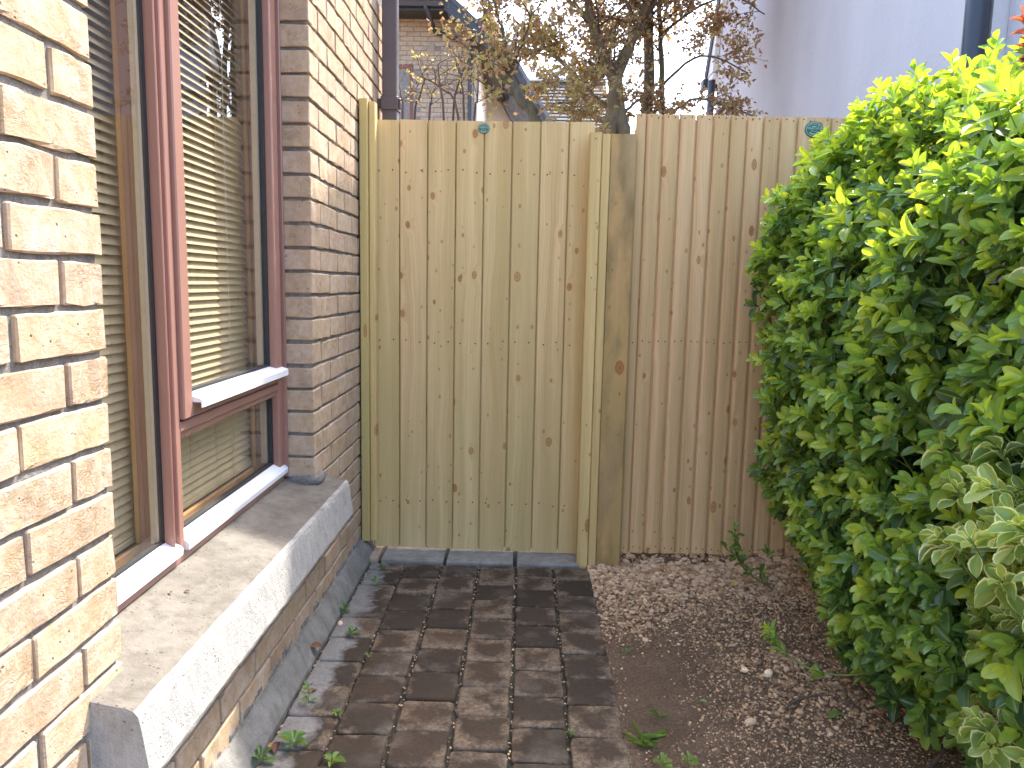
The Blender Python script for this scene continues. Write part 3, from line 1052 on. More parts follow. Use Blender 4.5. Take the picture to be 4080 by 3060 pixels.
# inner leaf behind, so that the room is closed
boxes("inner_leaf", M['room'], [
    (-1.02, WX - .110, Y0W, OY0 - .02, 0.0, 2.6), (-1.02, WX - .110, OY1 + .02, Y1W, 0.0, 2.6),
    (-1.02, WX - .110, OY0 - .02, OY1 + .02, 0.0, 0.50), (-1.02, WX - .110, OY0 - .02, OY1 + .02, OZ1 + .03, 2.6)], house)
boxes("room", M['room'], [(-3.6, -3.5, -.2, 3.9, 0, 2.6), (-3.5, -1.02, -.2, -.1, 0, 2.6), (-3.5, -1.02, 3.78, 3.88, 0, 2.6), (-3.6, -0.72, -.2, 3.9, 2.6, 2.7),
                          (-3.5, -1.02, -.1, Y0W, 0, 2.6)][:4], house)
box("room_floor", M['room_floor'], (-3.5, -1.02, -.1, 3.78, 0.0, 0.06), house)
box("window_board", M['inner_wood'], (-1.10, -0.852, OY0 + .003, OY1 - .003, 0.500, 0.535), house, bevel=.004)

# plinth: sloped concrete upstand at the foot of the wall
prism("plinth", M['plinth'], [(-0.70, -0.05), (-0.632, -0.05), (-0.631, 0.004), (-0.646, 0.040), (-0.668, 0.079), (-0.70, 0.083)], 'y', Y0W, 3.62, house, nseg=60, jitter=0.0018)
# pointing squeezed out along the bottom bed
bmq = bmesh.new()
for k in range(110):
    y = random.uniform(1.0, 3.4)
    bm_box(bmq, WX - .012, WX + random.uniform(-.002, .004), y, y + random.uniform(.008, .05), 0.078 + random.uniform(-.002, .006), 0.090 + random.uniform(0, .012), bevel=.003)
o = add("mortar_smear", mesh_from_bm("mortar_smear", bmq, M['mortar']), house); o['kind'] = 'stuff'

# concrete sill
prof = [(-0.80, 0.40), (-0.80, 0.527), (-0.785, 0.523), (-0.72, 0.508), (-0.66, 0.496), (-0.62, 0.489), (-0.608, 0.4855), (-0.600, 0.478), (-0.597, 0.466), (-0.591, 0.42),
        (-0.584, 0.368), (-0.586, 0.360), (-0.64, 0.358), (-0.70, 0.358)]
sill = prism("window_sill", M['sill'], prof, 'y', 1.105, 2.535, house, nseg=46, jitter=0.0010, smooth=False)
# mortar bed squeezed out under the far jamb brick
bm = bmesh.new()
bmesh.ops.create_icosphere(bm, subdivisions=3, radius=1.0)
for v in bm.verts:
    c = v.co
    v.co = Vector((-0.722 + math.copysign(abs(c.x) ** .6, c.x) * 0.060, 2.452 + math.copysign(abs(c.y) ** .6, c.y) * 0.062, 0.514 + math.copysign(abs(c.z) ** .7, c.z) * 0.024))
    v.co += Vector((random.uniform(-1, 1), random.uniform(-1, 1), random.uniform(-1, 1))) * .0022
add("mortar_bed", mesh_from_bm("mortar_bed", bm, M['mortar'], True), house)

# ---- window: frame > sub-parts
XF = -0.775                                            # outer face of the main frame
win = boxes("window", M['frame'], [
    (XF - .075, XF, OY0 + .004, OY1 - .012, 0.520, 0.546),               # bottom rail
    (XF - .075, XF, OY0 + .004, OY0 + .052, 0.546, 2.300),               # near jamb
    (XF - .075, XF, 2.345, OY1 - .012, 0.546, 2.300),                    # far jamb
    (XF - .075, XF, OY0 + .004, OY1 - .012, 2.300, 2.322),               # head
], house, bevel=.004)
for d in ((XF - .06, XF + .012, OY1 - .014, OY1 - .002, 0.53, 2.32), (XF - .06, XF + .010, OY0 + .001, OY0 + .010, 0.53, 2.32)):
    box("sealant", M['frame'], d, win, bevel=.003)
# mullion with its grooves: three stepped strips
boxes("mullion", M['frame'], [(XF - .075, XF + .003, 1.608, 1.6145, 0.546, 2.300), (XF - .075, XF - .010, 1.6145, 1.631, 0.546, 2.300), (XF - .075, XF + .004, 1.631, 1.655, 0.546, 2.300)], win, bevel=.002)
boxes("mullion_back", M['inner_wood'], [(-0.864, XF - .042, 1.612, 1.650, 0.54, 2.300), (-0.864, XF - .050, 1.652, 1.682, 0.60, 2.290)], win, bevel=.003)
boxes("inner_frame", M['inner_wood'], [(-0.864, XF - .077, OY0 + .01, OY0 + .05, 0.54, 2.3), (-0.864, XF - .077, 2.34, OY1 - .014, 0.54, 2.3), (-0.864, XF - .077, OY0 + .06, 2.33, 0.535, 0.575)], win, bevel=.003)
boxes("transom", M['frame'], [(XF - .075, XF + .004, 1.656, 2.345, 0.822, 0.845), (XF - .075, XF - .005, 1.656, 2.345, 0.804, 0.822)], win, bevel=.003)
# opening sash in the upper right light
sx = XF + .014
boxes("sash", M['frame'], [(sx - .06, sx, 1.658, 1.702, 0.851, 2.290), (sx - .06, sx, 2.290, 2.343, 0.851, 2.290), (sx - .06, sx - .002, 1.702, 2.290, 0.851, 0.884), (sx - .06, sx, 1.702, 2.290, 2.25, 2.290)], win, bevel=.003)
prism("drip_bar", M['alu'], [(sx - .05, 0.905), (sx - .02, 0.903), (sx + .016, 0.893), (sx + .020, 0.889), (sx + .020, 0.872), (sx + .017, 0.872), (sx + .017, 0.884), (sx - .05, 0.886)], 'y', 1.706, 2.342, win)
# glazing beads (white aluminium) of the two lower edges
beadp = [(XF - .035, 0.5465), (XF + .012, 0.5465), (XF + .013, 0.560), (XF + .009, 0.566), (XF - .020, 0.581), (XF - .035, 0.582)]
prism("glazing_bead", M['alu'], beadp, 'y', OY0 + .052, 1.628, win)
prism("glazing_bead", M['alu'], beadp, 'y', 1.659, 2.386, win)
boxes("gasket", M['seal'], [
    (XF - .030, XF - .0185, OY0 + .052, OY0 + .058, 0.58, 2.30), (XF - .030, XF - .0185, 1.600, 1.6075, 0.58, 2.30), (XF - .030, XF - .0185, OY0 + .052, 1.605, 0.5815, 0.588),
    (XF - .034, XF - .020, 1.656, 1.661, 0.58, 0.803), (XF - .034, XF - .020, 2.337, 2.3445, 0.58, 0.803), (XF - .036, XF - .021, 1.66, 2.34, 0.5815, 0.588), (XF - .034, XF - .02, 1.66, 2.34, 0.798, 0.8035),
    (sx - .034, sx - .020, 1.7025, 1.706, 0.905, 2.249), (sx - .034, sx - .020, 2.282, 2.2895, 0.905, 2.249), (sx - .036, sx - .021, 1.706, 2.285, 0.904, 0.911)], win)
boxes("spacer_bar", M['spacer'], [
    (XF - .040, XF - .027, 1.5885, 1.5995, 0.585, 2.30), (XF - .052, XF - .036, 1.662, 1.672, 0.59, 0.80), (XF - .052, XF - .036, 2.322, 2.336, 0.59, 0.80),
    (sx - .052, sx - .036, 2.268, 2.2815, 0.91, 2.25), (sx - .052, sx - .036, 1.7075, 1.7175, 0.91, 2.25)], win)
for d in ((XF - .0245, XF - .0205, OY0 + .05, 1.609, 0.575, 2.302), (sx - .0345, sx - .0305, 1.70, 2.292, 0.89, 2.252), (XF - .0345, XF - .0305, 1.655, 2.346, 0.575, 0.806)):
    bm = bmesh.new()
    x = d[1]
    vs = [bm.verts.new(c) for c in ((x, d[2], d[4]), (x, d[3], d[4]), (x, d[3], d[5]), (x, d[2], d[5]))]
    bm.faces.new(vs)
    add("pane", mesh_from_bm("pane", bm, M['glass']), win)

# ---- venetian blinds behind the two lights
SLAT = None


def blind(y0, y1, label):
    global SLAT
    b = empty("venetian_blind", (-0.882, (y0 + y1) / 2, 2.25), label, "blind")
    bm = bmesh.new()
    # a slat 25 mm deep, slightly crowned, outer edge tipped well down
    prof = []
    for k in range(5):
        t = -0.0125 + 0.025 * k / 4
        prof.append((t * math.cos(.85), -t * math.sin(.85) + 0.0014 * (1 - (t / .0125) ** 2)))
    prof = prof + [(p, q - 0.0005) for p, q in reversed(prof)]
    bm_prism(bm, prof, 'y', -(y1 - y0) / 2, (y1 - y0) / 2)
    me = mesh_from_bm("slat", bm, M['slat'])
    z = 0.60
    while z < 2.20:
        add("slat", me, b, (-0.882, (y0 + y1) / 2, z), (random.uniform(-.002, .002), random.uniform(-.03, .03), 0))
        z += 0.0208
    box("head_rail", M['slat'], (-0.897, -0.867, y0, y1, 2.215, 2.245), b, bevel=.002)
    box("bottom_rail", M['slat'], (-0.893, -0.871, y0, y1, 0.572, 0.588), b, bevel=.003)
    for yy in (y0 + .06, 1.69, y1 - .16):
        for dx in (-.012, .012):
            tube("cord", M['cord'], [(-0.882 + dx, yy, 0.58), (-0.882 + dx, yy, 2.22)], .0009, .0009, b, n=5, sub=1)
    return b


blind(OY0 + .03, 2.365, "cream venetian blind with sunlit slats hanging inside the window behind both lights")

# ---- brown rainwater pipe on the house wall beyond the gate
pipe = empty("downpipe", (-0.625, 3.50, 0.0), "square brown downpipe on the brick wall behind the gate", "downpipe")
box("pipe", M['pipe_brown'], (-0.657, -0.591, 3.47, 3.535, 0.05, 2.9), pipe, bevel=.006, seg=2)
boxes("pipe_clip", M['pipe_brown'], [(-0.663, -0.585, 3.464, 3.541, 1.925, 1.985), (-0.690, -0.663, 3.480, 3.49, 1.935, 1.978), (-0.585, -0.575, 3.48, 3.49, 1.93, 1.98)], pipe, bevel=.003)

# ================================================================== GATE, POSTS, FENCE
GY = 3.150


def board_mesh(name, w, h, t, mat, bev=0.004, groove=False, seed=0):
    rnd = random.Random(seed)
    hw = w / 2
    if groove:       # tongue-and-groove board with rounded arrises
        prof = [(-hw, t / 2), (-hw, -t / 2 + bev * 1.3), (-hw + bev * .4, -t / 2 + bev * .4), (-hw + bev * 1.3, -t / 2), (0, -t / 2 - .0006),
                (hw - bev * 1.3, -t / 2), (hw - bev * .4, -t / 2 + bev * .4), (hw, -t / 2 + bev * 1.3), (hw, t / 2)]
    else:
        prof = [(-hw, t / 2), (-hw, -t / 2 + bev), (-hw + bev, -t / 2), (hw - bev, -t / 2), (hw, -t / 2 + bev), (hw, t / 2)]
    bm = bmesh.new()
    rings = bm_prism(bm, prof, 'z', 0, h, 4)
    for i, rg in enumerate(rings):
        dx = rnd.uniform(-.0006, .0006)
        for v in rg: v.co.x += dx
    for v in rings[-1]: v.co.z += rnd.uniform(-.001, .001)
    return mesh_from_bm(name, bm, mat)


def dark_seam(name, x0, x1, y, z0, z1, parent):
    return box(name, M['gate'], (x0, x1, y, y + .004, z0, z1), parent)


gate = empty("timber_gate", (-0.18, GY, 0), "tall new timber gate of eight wide knotty vertical boards across the path", "gate")
edges = [-0.638, -0.525, -0.4105, -0.2955, -0.181, -0.067, 0.0475, 0.1625, 0.268]
for i in range(8):
    w = edges[i + 1] - edges[i] - 0.0042
    zb = 0.026 - 0.0017 * i
    me = board_mesh("board", w, 1.820 - zb + random.uniform(-.0025, .0015), 0.020, M['gate'], 0.0030, seed=i)
    add("board", me, gate, ((edges[i] + edges[i + 1]) / 2, GY + .010, zb))
# tongues seen as a dark line between the boards
boxes("tongue", M['gate'], [(edges[i] - .006, edges[i] + .006, GY + .015, GY + .0195, 0.03, 1.812) for i in range(1, 8)], gate)
for z in (0.20, 0.90, 1.60):
    box("rail", M['batten'], (-0.62, 0.26, GY + .0215, GY + .064, z - .045, z + .045), gate, bevel=.003)
bm = bmesh.new()
for z in (1.62, 0.925, 0.233):
    for i in range(8):
        c = (edges[i] + edges[i + 1]) / 2
        for dx in (-.028, .030):
            p = (c + dx + random.uniform(-.004, .004), GY - .0012, z + random.uniform(-.008, .008) - .0004 * i)
            bm_tube(bm, [(p[0], GY + .004, p[2]), p], [.0034, .0034], 7)
nl = add("nail", mesh_from_bm("nail", bm, M['nail']), gate); nl['kind'] = 'stuff'


def text_mesh(txt, size, mat, arc=None, squeeze=1.0):
    """lettering as flat mesh in the XZ plane facing -Y; arc = radius for text bent over the top (+) or bottom (-)"""
    cu = bpy.data.curves.new("lettering", 'FONT')
    cu.body = txt; cu.size = size; cu.align_x = 'CENTER'; cu.align_y = 'CENTER'
    cu.resolution_u = 2
    ob = bpy.data.objects.new("lettering", cu)
    COL.objects.link(ob)
    dg = bpy.context.evaluated_depsgraph_get()
    me0 = bpy.data.meshes.new_from_object(ob.evaluated_get(dg))
    bpy.data.objects.remove(ob)
    V = []
    for v in me0.vertices:
        x, y = v.co.x * squeeze, v.co.y
        if arc:
            a = x / abs(arc)
            if arc > 0: x, y = (arc + y) * math.sin(a), (arc + y) * math.cos(a)
            else: x, y = (-arc - y) * math.sin(a), -((-arc - y) * math.cos(a))
        V.append((x, 0.0, y))
    F = [list(p.vertices) for p in me0.polygons]
    bpy.data.meshes.remove(me0)
    return V, F


def badge(parent, x, y, z, r):
    bm = bmesh.new()
    seg = 40
    prof = [(r * .0, 0.0), (r * .90, 0.0), (r * .97, 0.0006), (r, 0.002), (r, 0.004)]
    rings = []
    for rr, dy in prof[1:]:
        rings.append([bm.verts.new((rr * 1.06 * math.cos(2 * math.pi * k / seg), dy, rr * .92 * math.sin(2 * math.pi * k / seg))) for k in range(seg)])
    bm.faces.new(rings[0])
    for a, b in zip(rings, rings[1:]):
        for k in range(seg): bm.faces.new([a[k], a[(k + 1) % seg], b[(k + 1) % seg], b[k]])
    bm.faces.new(rings[-1])
    bd = add("badge", mesh_from_bm("badge", bm, M['badge']), parent, (x, y - .004, z))
    V, F = [], []

    def put(vf, dz):
        o_ = len(V)
        V.extend([(a, -0.0006, c + dz) for a, b, c in vf[0]])
        F.extend([[q_ + o_ for q_ in f] for f in vf[1]])
    put(text_mesh("O'KELLYS", r * .36, None, arc=r * .66, squeeze=1.0), 0)
    put(text_mesh("TIMBERTROVE", r * .34, None, squeeze=.80), r * .08)
    put(text_mesh("FENCING", r * .18, None, squeeze=1.0), -r * .22)
    me = bpy.data.meshes.new("lettering")
    me.from_pydata(V, [], F); me.materials.append(M['badge_ink'])
    add("lettering", me, bd, (x, y - .004, z))
    bm = bmesh.new()
    for (hw, dz, th) in ((r * .26, r * .33, r * .07),):
        bm_box(bm, -hw, hw, -.0008, -.0002, dz - th / 2, dz + th / 2)
    for (ro, ri, a0, a1) in ((.90, .85, 0, 360), (.66, .56, 222, 318)):
        prev = None
        for k in range(41):
            a = math.radians(a0 + (a1 - a0) * k / 40)
            p = [bm.verts.new((r * q_ * 1.06 * math.cos(a), -.0006, r * q_ * .92 * math.sin(a))) for q_ in (ri, ro)]
            if prev: bm.faces.new([prev[0], prev[1], p[1], p[0]])
            prev = p
    add("emblem_lines", mesh_from_bm("emblem_lines", bm, M['badge_ink']), bd, (x, y - .004, z))
    return bd


badge(gate, -0.184, GY - .0005, 1.790, 0.0225)

# slim post fixed to the house wall: two strips
lp = empty("gate_post", (-0.645, 3.1, 0), "slim green tinged timber post of two strips against the brick wall", "post", "gate posts")
o = add("strip", board_mesh("strip", 0.032, 1.804, 0.075, M['green_post'], 0.003, seed=50), lp, (-0.656, 3.105, 0.077))
o = add("strip", board_mesh("strip", 0.025, 1.802, 0.050, M['batten'], 0.003, seed=51), lp, (-0.6265, 3.118, 0.074))
# weathered post with the stop battens
rp = empty("gate_post", (0.33, 3.06, 0), "thick weathered greyish post with pale stop battens between gate and fence", "post", "gate posts")
o = add("shaft", board_mesh("shaft", 0.100, 1.80, 0.100, M['post'], 0.003, seed=52), rp, (0.371, 3.105, -0.04))
o = add("batten", board_mesh("batten", 0.046, 1.786, 0.060, M['batten'], 0.003, seed=53), rp, (0.2625, 3.085, -0.022))
o = add("batten", board_mesh("batten", 0.032, 1.784, 0.075, M['batten'], 0.003, seed=54), rp, (0.3035, 3.090, -0.026))
bm = bmesh.new()
for z in (1.74, 1.2, .6, .15): bm_tube(bm, [(0.262, 3.058, z), (0.262, 3.0538, z)], [.0028, .0028], 7)
nl = add("nail", mesh_from_bm("nail", bm, M['nail']), rp); nl['kind'] = 'stuff'

FY = 3.112
fence = empty("timber_fence", (1.2, FY, 0), "closeboard timber fence of narrow rounded boards right of the gate post", "fence")
fe = [0.424, 0.4635] + [0.4635 + 0.0668 * k for k in range(1, 26)]
fbm = [board_mesh("board", 0.0630, 1.806, 0.018, M['fence'], 0.0088, groove=True, seed=60 + k) for k in range(8)]
for i in range(len(fe) - 1):
    w = fe[i + 1] - fe[i]
    xc = (fe[i] + fe[i + 1]) / 2
    me = board_mesh("board", w - .0015, 1.806, 0.018, M['fence'], 0.006, groove=True, seed=59) if i == 0 else fbm[random.randrange(8)]
    add("board", me, fence, (xc, FY + 0.020 * (xc - .42), 0.042 + random.uniform(-.001, .001)))
boxes("tongue", M['fence'], [(x - .006, x + .006, FY + .02 * (x - .42) + .005, FY + .02 * (x - .42) + .0085, 0.05, 1.83) for x in fe[1:-1]], fence)
for z in (0.12, 0.93, 1.78):
    box("rail", M['fence'], (0.43, 2.07, FY + .045, FY + .09, z - .02, z + .02), fence)
bm = bmesh.new()
for z in (1.833, 0.945, 0.064):
    for i in range(len(fe) - 1):
        c = (fe[i] + fe[i + 1]) / 2
        for dx in ((-.013, .015) if i else (0,)):
            p = Vector((c + dx + random.uniform(-.002, .002), FY + .02 * (c - .42) - .0104, z + random.uniform(-.007, .007)))
            bm_tube(bm, [p + Vector((0, .004, 0)), p], [.0030, .0030], 6)
nl = add("nail", mesh_from_bm("nail", bm, M['nail']), fence); nl['kind'] = 'stuff'
badge(fence, 1.128, FY + .004, 1.801, 0.0335)

# ================================================================== WHITE RENDERED HOUSE (right, beyond the hedge)
wh = empty("rendered_house", (2.1, 6.2, 0), "white rendered gable wall with black pipes, rising behind the fence and hedge", "house")
bm = bmesh.new()
gp = [(3.66, -.05), (8.87, -.05), (8.87, 3.95), (6.70, 7.45), (6.25, 7.70), (5.72, 7.45), (5.22, 6.35), (3.66, 3.60)]
bm_prism(bm, gp, 'x', 2.1, 7.5)
add("wall", mesh_from_bm("wall", bm, M['render']), wh)
bm = bmesh.new()
rp_ = [(9.14, 3.55), (8.87, 3.97), (6.70, 7.47), (6.25, 7.72), (5.72, 7.47), (5.22, 6.37), (3.60, 3.55)]
rp2 = [(a + (0.0), b + .14) for a, b in rp_]
rp2[0] = (9.14 + .10, 3.61); rp2[1] = (8.87 + .10, 4.05)
bm_prism(bm, rp_ + list(reversed(rp2)), 'x', 2.03, 7.5)
add("roof", mesh_from_bm("roof", bm, M['roof']), wh)
# white bargeboard under the verge, boxed eave end, gutter and the corner pipes
bm = bmesh.new()
bm_prism(bm, [(9.12, 3.56), (8.88, 3.58), (8.80, 3.90), (6.95, 6.88), (6.80, 7.28), (8.87, 3.965)], 'x', 2.045, 2.095)
add("bargeboard", mesh_from_bm("bargeboard", bm, M['white_pvc']), wh)
box("soffit", M['white_pvc'], (2.05, 7.5, 8.872, 9.10, 3.50, 3.56), wh)
prism("gutter", M['pipe_black'], [(9.13, 3.46), (9.24, 3.46), (9.26, 3.56), (9.12, 3.56)], 'x', 2.0, 7.5, wh)
tube("downpipe", M['pipe_black'], [(2.052, 8.93, 3.49), (2.052, 8.93, 0)], .042, .042, wh, n=12, sub=1)
tube("soil_pipe", M['pipe_black'], [(2.045, 3.69, 3.6), (2.045, 3.69, 0)], .052, .052, wh, n=16, sub=1)
box("side_annexe", M['render'], (2.17, 6.0, 1.6, 3.655, -.05, 2.95), wh)
box("meter_box", M['alu'], (2.10, 2.172, 2.95, 3.45, 1.60, 2.02), wh, bevel=.01)

# ================================================================== HOUSES BEYOND THE GATE
bh = empty("brick_house", (-1.6, 13.0, 0), "buff brick house behind the gate with black eaves and red brown window", "house")
HX = -0.925
boxes("mortar", M['mortar'], [(-6, HX - .004, 13.008, 19.0, 0, 5.45)], bh)
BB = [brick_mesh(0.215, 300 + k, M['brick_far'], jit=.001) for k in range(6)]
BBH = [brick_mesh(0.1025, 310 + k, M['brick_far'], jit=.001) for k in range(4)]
far_extra = []
cnt = 0
for n in range(0, 73):
    z = 0.0375 + n * .075
    x = HX
    first = n % 2 == 0
    while x > -4.6:
        L = 0.1025 if first else 0.215
        first = False
        xc = x - L / 2
        x -= L + .010
        if xc - L / 2 < -1.945 and xc + L / 2 > -2.62 and 3.2 < z < 4.75: continue
        if abs(xc + 1.644) < .14 and abs(z - 5.0) < .06: continue
        if xc > -2.3 and z > 3.95:
            add("brick", random.choice(BBH if L < .2 else BB), bh, (xc, 13.0, z), (0, 0, -math.pi / 2)); cnt += 1
        else: far_extra.append((xc, z, L))
bm = bmesh.new()
for xc, z, L in far_extra: bm_box(bm, xc - L / 2, xc + L / 2, 13.0, 13.09, z - .0325, z + .0325)
o = add("lower_brickwork", mesh_from_bm("lower_brickwork", bm, M['brick_far']), bh); o['kind'] = 'stuff'
wf = boxes("window", M['red_frame'], [(-2.62, -1.947, 13.0, 13.08, 4.66, 4.745), (-1.995, -1.947, 13.0, 13.08, 3.2, 4.66), (-2.62, -2.56, 13.0, 13.08, 3.2, 4.66), (-2.62, -1.947, 12.96, 13.08, 3.12, 3.2)], bh, bevel=.004)
box("curtain", M['curtain'], (-2.55, -2.0, 13.10, 13.12, 3.2, 4.66), wf)
bm = bmesh.new(); vs = [bm.verts.new(c) for c in ((-2.56, 13.05, 3.2), (-1.995, 13.05, 3.2), (-1.995, 13.05, 4.66), (-2.56, 13.05, 4.66))]; bm.faces.new(vs)
add("pane", mesh_from_bm("pane", bm, M['glass']), wf)
v_ = box("vent", M['vent'], (-1.705, -1.583, 12.985, 13.02, 4.93, 5.07), bh, bevel=.01)
boxes("vent_slat", M['vent'], [(-1.69, -1.60, 12.975, 12.99, 4.95 + .022 * k, 4.96 + .022 * k) for k in range(5)], v_)
boxes("soffit", M['fascia'], [(-6, -1.36, 12.55, 13.0, 5.44, 5.47)], bh)
boxes("fascia", M['fascia'], [(-6, -1.36, 12.52, 12.548, 5.42, 5.60)], bh)
prism("gutter", M['pipe_black'], [(12.42, 5.53), (12.44, 5.46), (12.50, 5.46), (12.518, 5.53)], 'x', -6, -1.38, bh)
prism("roof", M['roof'], [(12.40, 5.60), (12.40, 5.64), (17.0, 8.6), (17.0, 8.5)], 'x', -6, -1.30, bh)
# lower side slope with its verge running down to the right
prism("side_roof", M['roof'], [(-1.50, 5.74), (-0.50, 4.92), (-0.50, 4.98), (-1.50, 5.84)], 'y', 12.50, 19.2, bh)
prism("bargeboard", M['fascia'], [(-1.46, 5.50), (-1.46, 5.70), (-0.52, 4.92), (-0.52, 4.80), (-0.62, 4.80)], 'y', 12.505, 12.545, bh)
prism("side_soffit", M['fascia'], [(-0.92, 5.0), (-0.92, 5.04), (-0.52, 4.82), (-0.52, 4.79)], 'y', 12.55, 19.0, bh)
prism("side_gutter", M['pipe_black'], [(-0.52, 4.90), (-0.50, 4.82), (-0.42, 4.82), (-0.40, 4.90)], 'y', 12.48, 19.2, bh)
tube("rainwater_pipe", M['pipe_black'], [(-1.68, 12.47, 5.48), (-1.62, 12.60, 5.33), (-1.56, 12.93, 5.22), (-1.45, 12.94, 5.20), (-1.10, 12.94, 5.085), (-1.0, 12.94, 5.03), (-0.985, 12.94, 4.85), (-0.985, 12.94, 0.1)], .038, .038, bh, n=10, sub=3)
box("side_render", M['cream'], (HX - .003, HX + .05, 13.02, 19.0, 0, 5.0), bh)

ch = empty("gabled_house", (0, 16, 0), "pale gabled house with steep grey roof edge behind the copper tree", "house")
prism("wall", M['cream'], [(-2.4, 0), (1.0, 0), (1.0, 3.4), (0.20, 4.70), (-0.85, 6.42), (-2.4, 6.42)], 'y', 16.0, 20.0, ch)
prism("roof", M['roof_grey'], [(-0.98, 6.52), (-0.86, 6.56), (1.16, 3.32), (1.02, 3.26)], 'y', 15.7, 20.2, ch)
prism("roof_slope", M['roof_brown'], [(-1.45, 6.25), (-0.90, 6.42), (1.03, 3.33), (0.30, 3.33)], 'y', 15.72, 15.98, ch)
prism("bargeboard", M['roof'], [(-0.98, 6.40), (-0.90, 6.52), (1.06, 3.30), (0.98, 3.20)], 'y', 15.66, 15.695, ch)

rh = empty("tiled_house", (1, 24, 0), "distant house with striped light grey tiled roof behind the tree", "house")
box("wall", M['cream'], (-1.6, 4.6, 22.2, 28, 0, 5.2), rh)
prism("roof", M['roof_grey'], [(21.7, 5.05), (24.6, 7.45), (27.5, 5.05), (24.6, 7.35)], 'x', -2.0, 2.35, rh)
tc = bmesh.new()
bm_prism(tc, [(0, 0), (0.0, 0.05), (0.095, 0.125), (0.095, 0.08)], 'x', -2.17, 2.17)
tcm = mesh_from_bm("tile_course", tc, M['tile_dark'])
for k in range(18):
    t = k / 18
    add("tile_course", tcm, rh, (0.18, 21.72 + 2.88 * t, 5.07 + 2.38 * t))
box("ridge", M['alu'], (-2.05, 2.40, 24.45, 24.75, 7.44, 7.56), rh, bevel=.03)

# ================================================================== TREES AND SHRUBS BEYOND THE GATE
TW = {'P': [], 'D': []}


def grow(name, mat, parent, pts, r0, r1, n=8, wob=.006, sub=4):
    return tube(name, mat, pts, r0, r1, parent, n=n, sub=sub, wob=wob)


def sprout(bm, p, d, length, rad, depth, tips, rnd, droop=0.0):
    """a recursive twig; collects leaf positions"""
    pts = [p]
    q = p.copy(); dd = d.normalized()
    steps = 5
    for i in range(steps):
        dd = (dd + Vector((rnd.uniform(-1, 1), rnd.uniform(-1, 1), rnd.uniform(-1, 1) - droop)) * .22).normalized()
        q = q + dd * length / steps
        pts.append(q.copy())
        if depth <= 1 or i > 2: tips.append((q.copy(), dd.copy()))
    bm_tube(bm, pts, [rad * (1 - .65 * i / steps) for i in range(len(pts))], 4 if rad < .006 else 5, cap=False)
    if depth > 0:
        for k in range(rnd.randint(3, 4)):
            i = rnd.randint(1, steps)
            side = Vector((rnd.uniform(-1, 1), rnd.uniform(-1, 1), rnd.uniform(-.55, .9)))
            nd = (dd * .55 + side.normalized() * .8).normalized()
            sprout(bm, pts[i], nd, length * rnd.uniform(.5, .72), rad * .55, depth - 1, tips, rnd, droop)


def leaf_cluster(tips, per, size, rnd, spread=.03):
    P, D, Nn, L = [], [], [], []
    for p, d in tips:
        for k in range(per):
            v = Vector((rnd.gauss(0, 1), rnd.gauss(0, 1), rnd.gauss(-.15, .8)))
            dd = (d * .5 + v.normalized()).normalized()
            P.append(p + v * spread * .4); D.append(dd)
            Nn.append((rnd.gauss(0, .8), rnd.gauss(0, .8), rnd.gauss(.5, .7)))
            L.append(size * rnd.uniform(.55, 1.25))
    return np.array([list(p) for p in P]), np.array([list(p) for p in D]), np.array(Nn), np.array(L)


def tree(name, loc, label, cat, group, limbs, seeds, mats, leafmat, per, size, n_ind, tint_f, tpl=LEAF_HEART, asp=.68):
    t = empty(name, loc, label, cat, group)
    rnd = random.Random(seeds[0])
    tips = []
    bmw = bmesh.new()
    for nm, pts, r0, r1, tw in limbs:
        grow(nm, mats[0], t, pts, r0, r1, n=10 if r0 > .03 else 7)
        path_ = smooth_path(pts, 5)
        for k in range(tw[0]):
            a = rnd.uniform(tw[3] if len(tw) > 3 else .25, 1.0)
            i = min(int(a * (len(path_) - 1)), len(path_) - 2)
            d0 = (path_[i + 1] - path_[i]).normalized()
            side = Vector((rnd.uniform(-1, 1), rnd.uniform(-.8, .8), rnd.uniform(-.35, .9))).normalized()
            sprout(bmw, path_[i], (d0 * .5 + side).normalized(), tw[1] * rnd.uniform(.7, 1.2), max(.0035, min(.012, r1 * .5)), tw[2], tips, rnd, .10)
    add("twigs", mesh_from_bm("twigs", bmw, mats[1], True), t)['kind'] = 'stuff'
    P, D, Nn, L = leaf_cluster(tips, per, size, rnd)
    ok = (P[:, 0] < 2.0) | (P[:, 2] < 0)
    ok &= P[:, 1] > 4.2
    ok &= ~((P[:, 0] < -.38) & (P[:, 2] > 2.78) & (RNG.uniform(0, 1, len(P)) > .22))       # ragged, thin left side of the crowns
    P, D, Nn, L = P[ok], D[ok], Nn[ok], L[ok]
    tint = np.clip(RNG.beta(2.0, 2.6, len(P)) + tint_f(P), 0, 1)
    foliage(t, tpl, P, D, Nn, L, L * asp, tint, leafmat, n_ind, "crown")
    return t


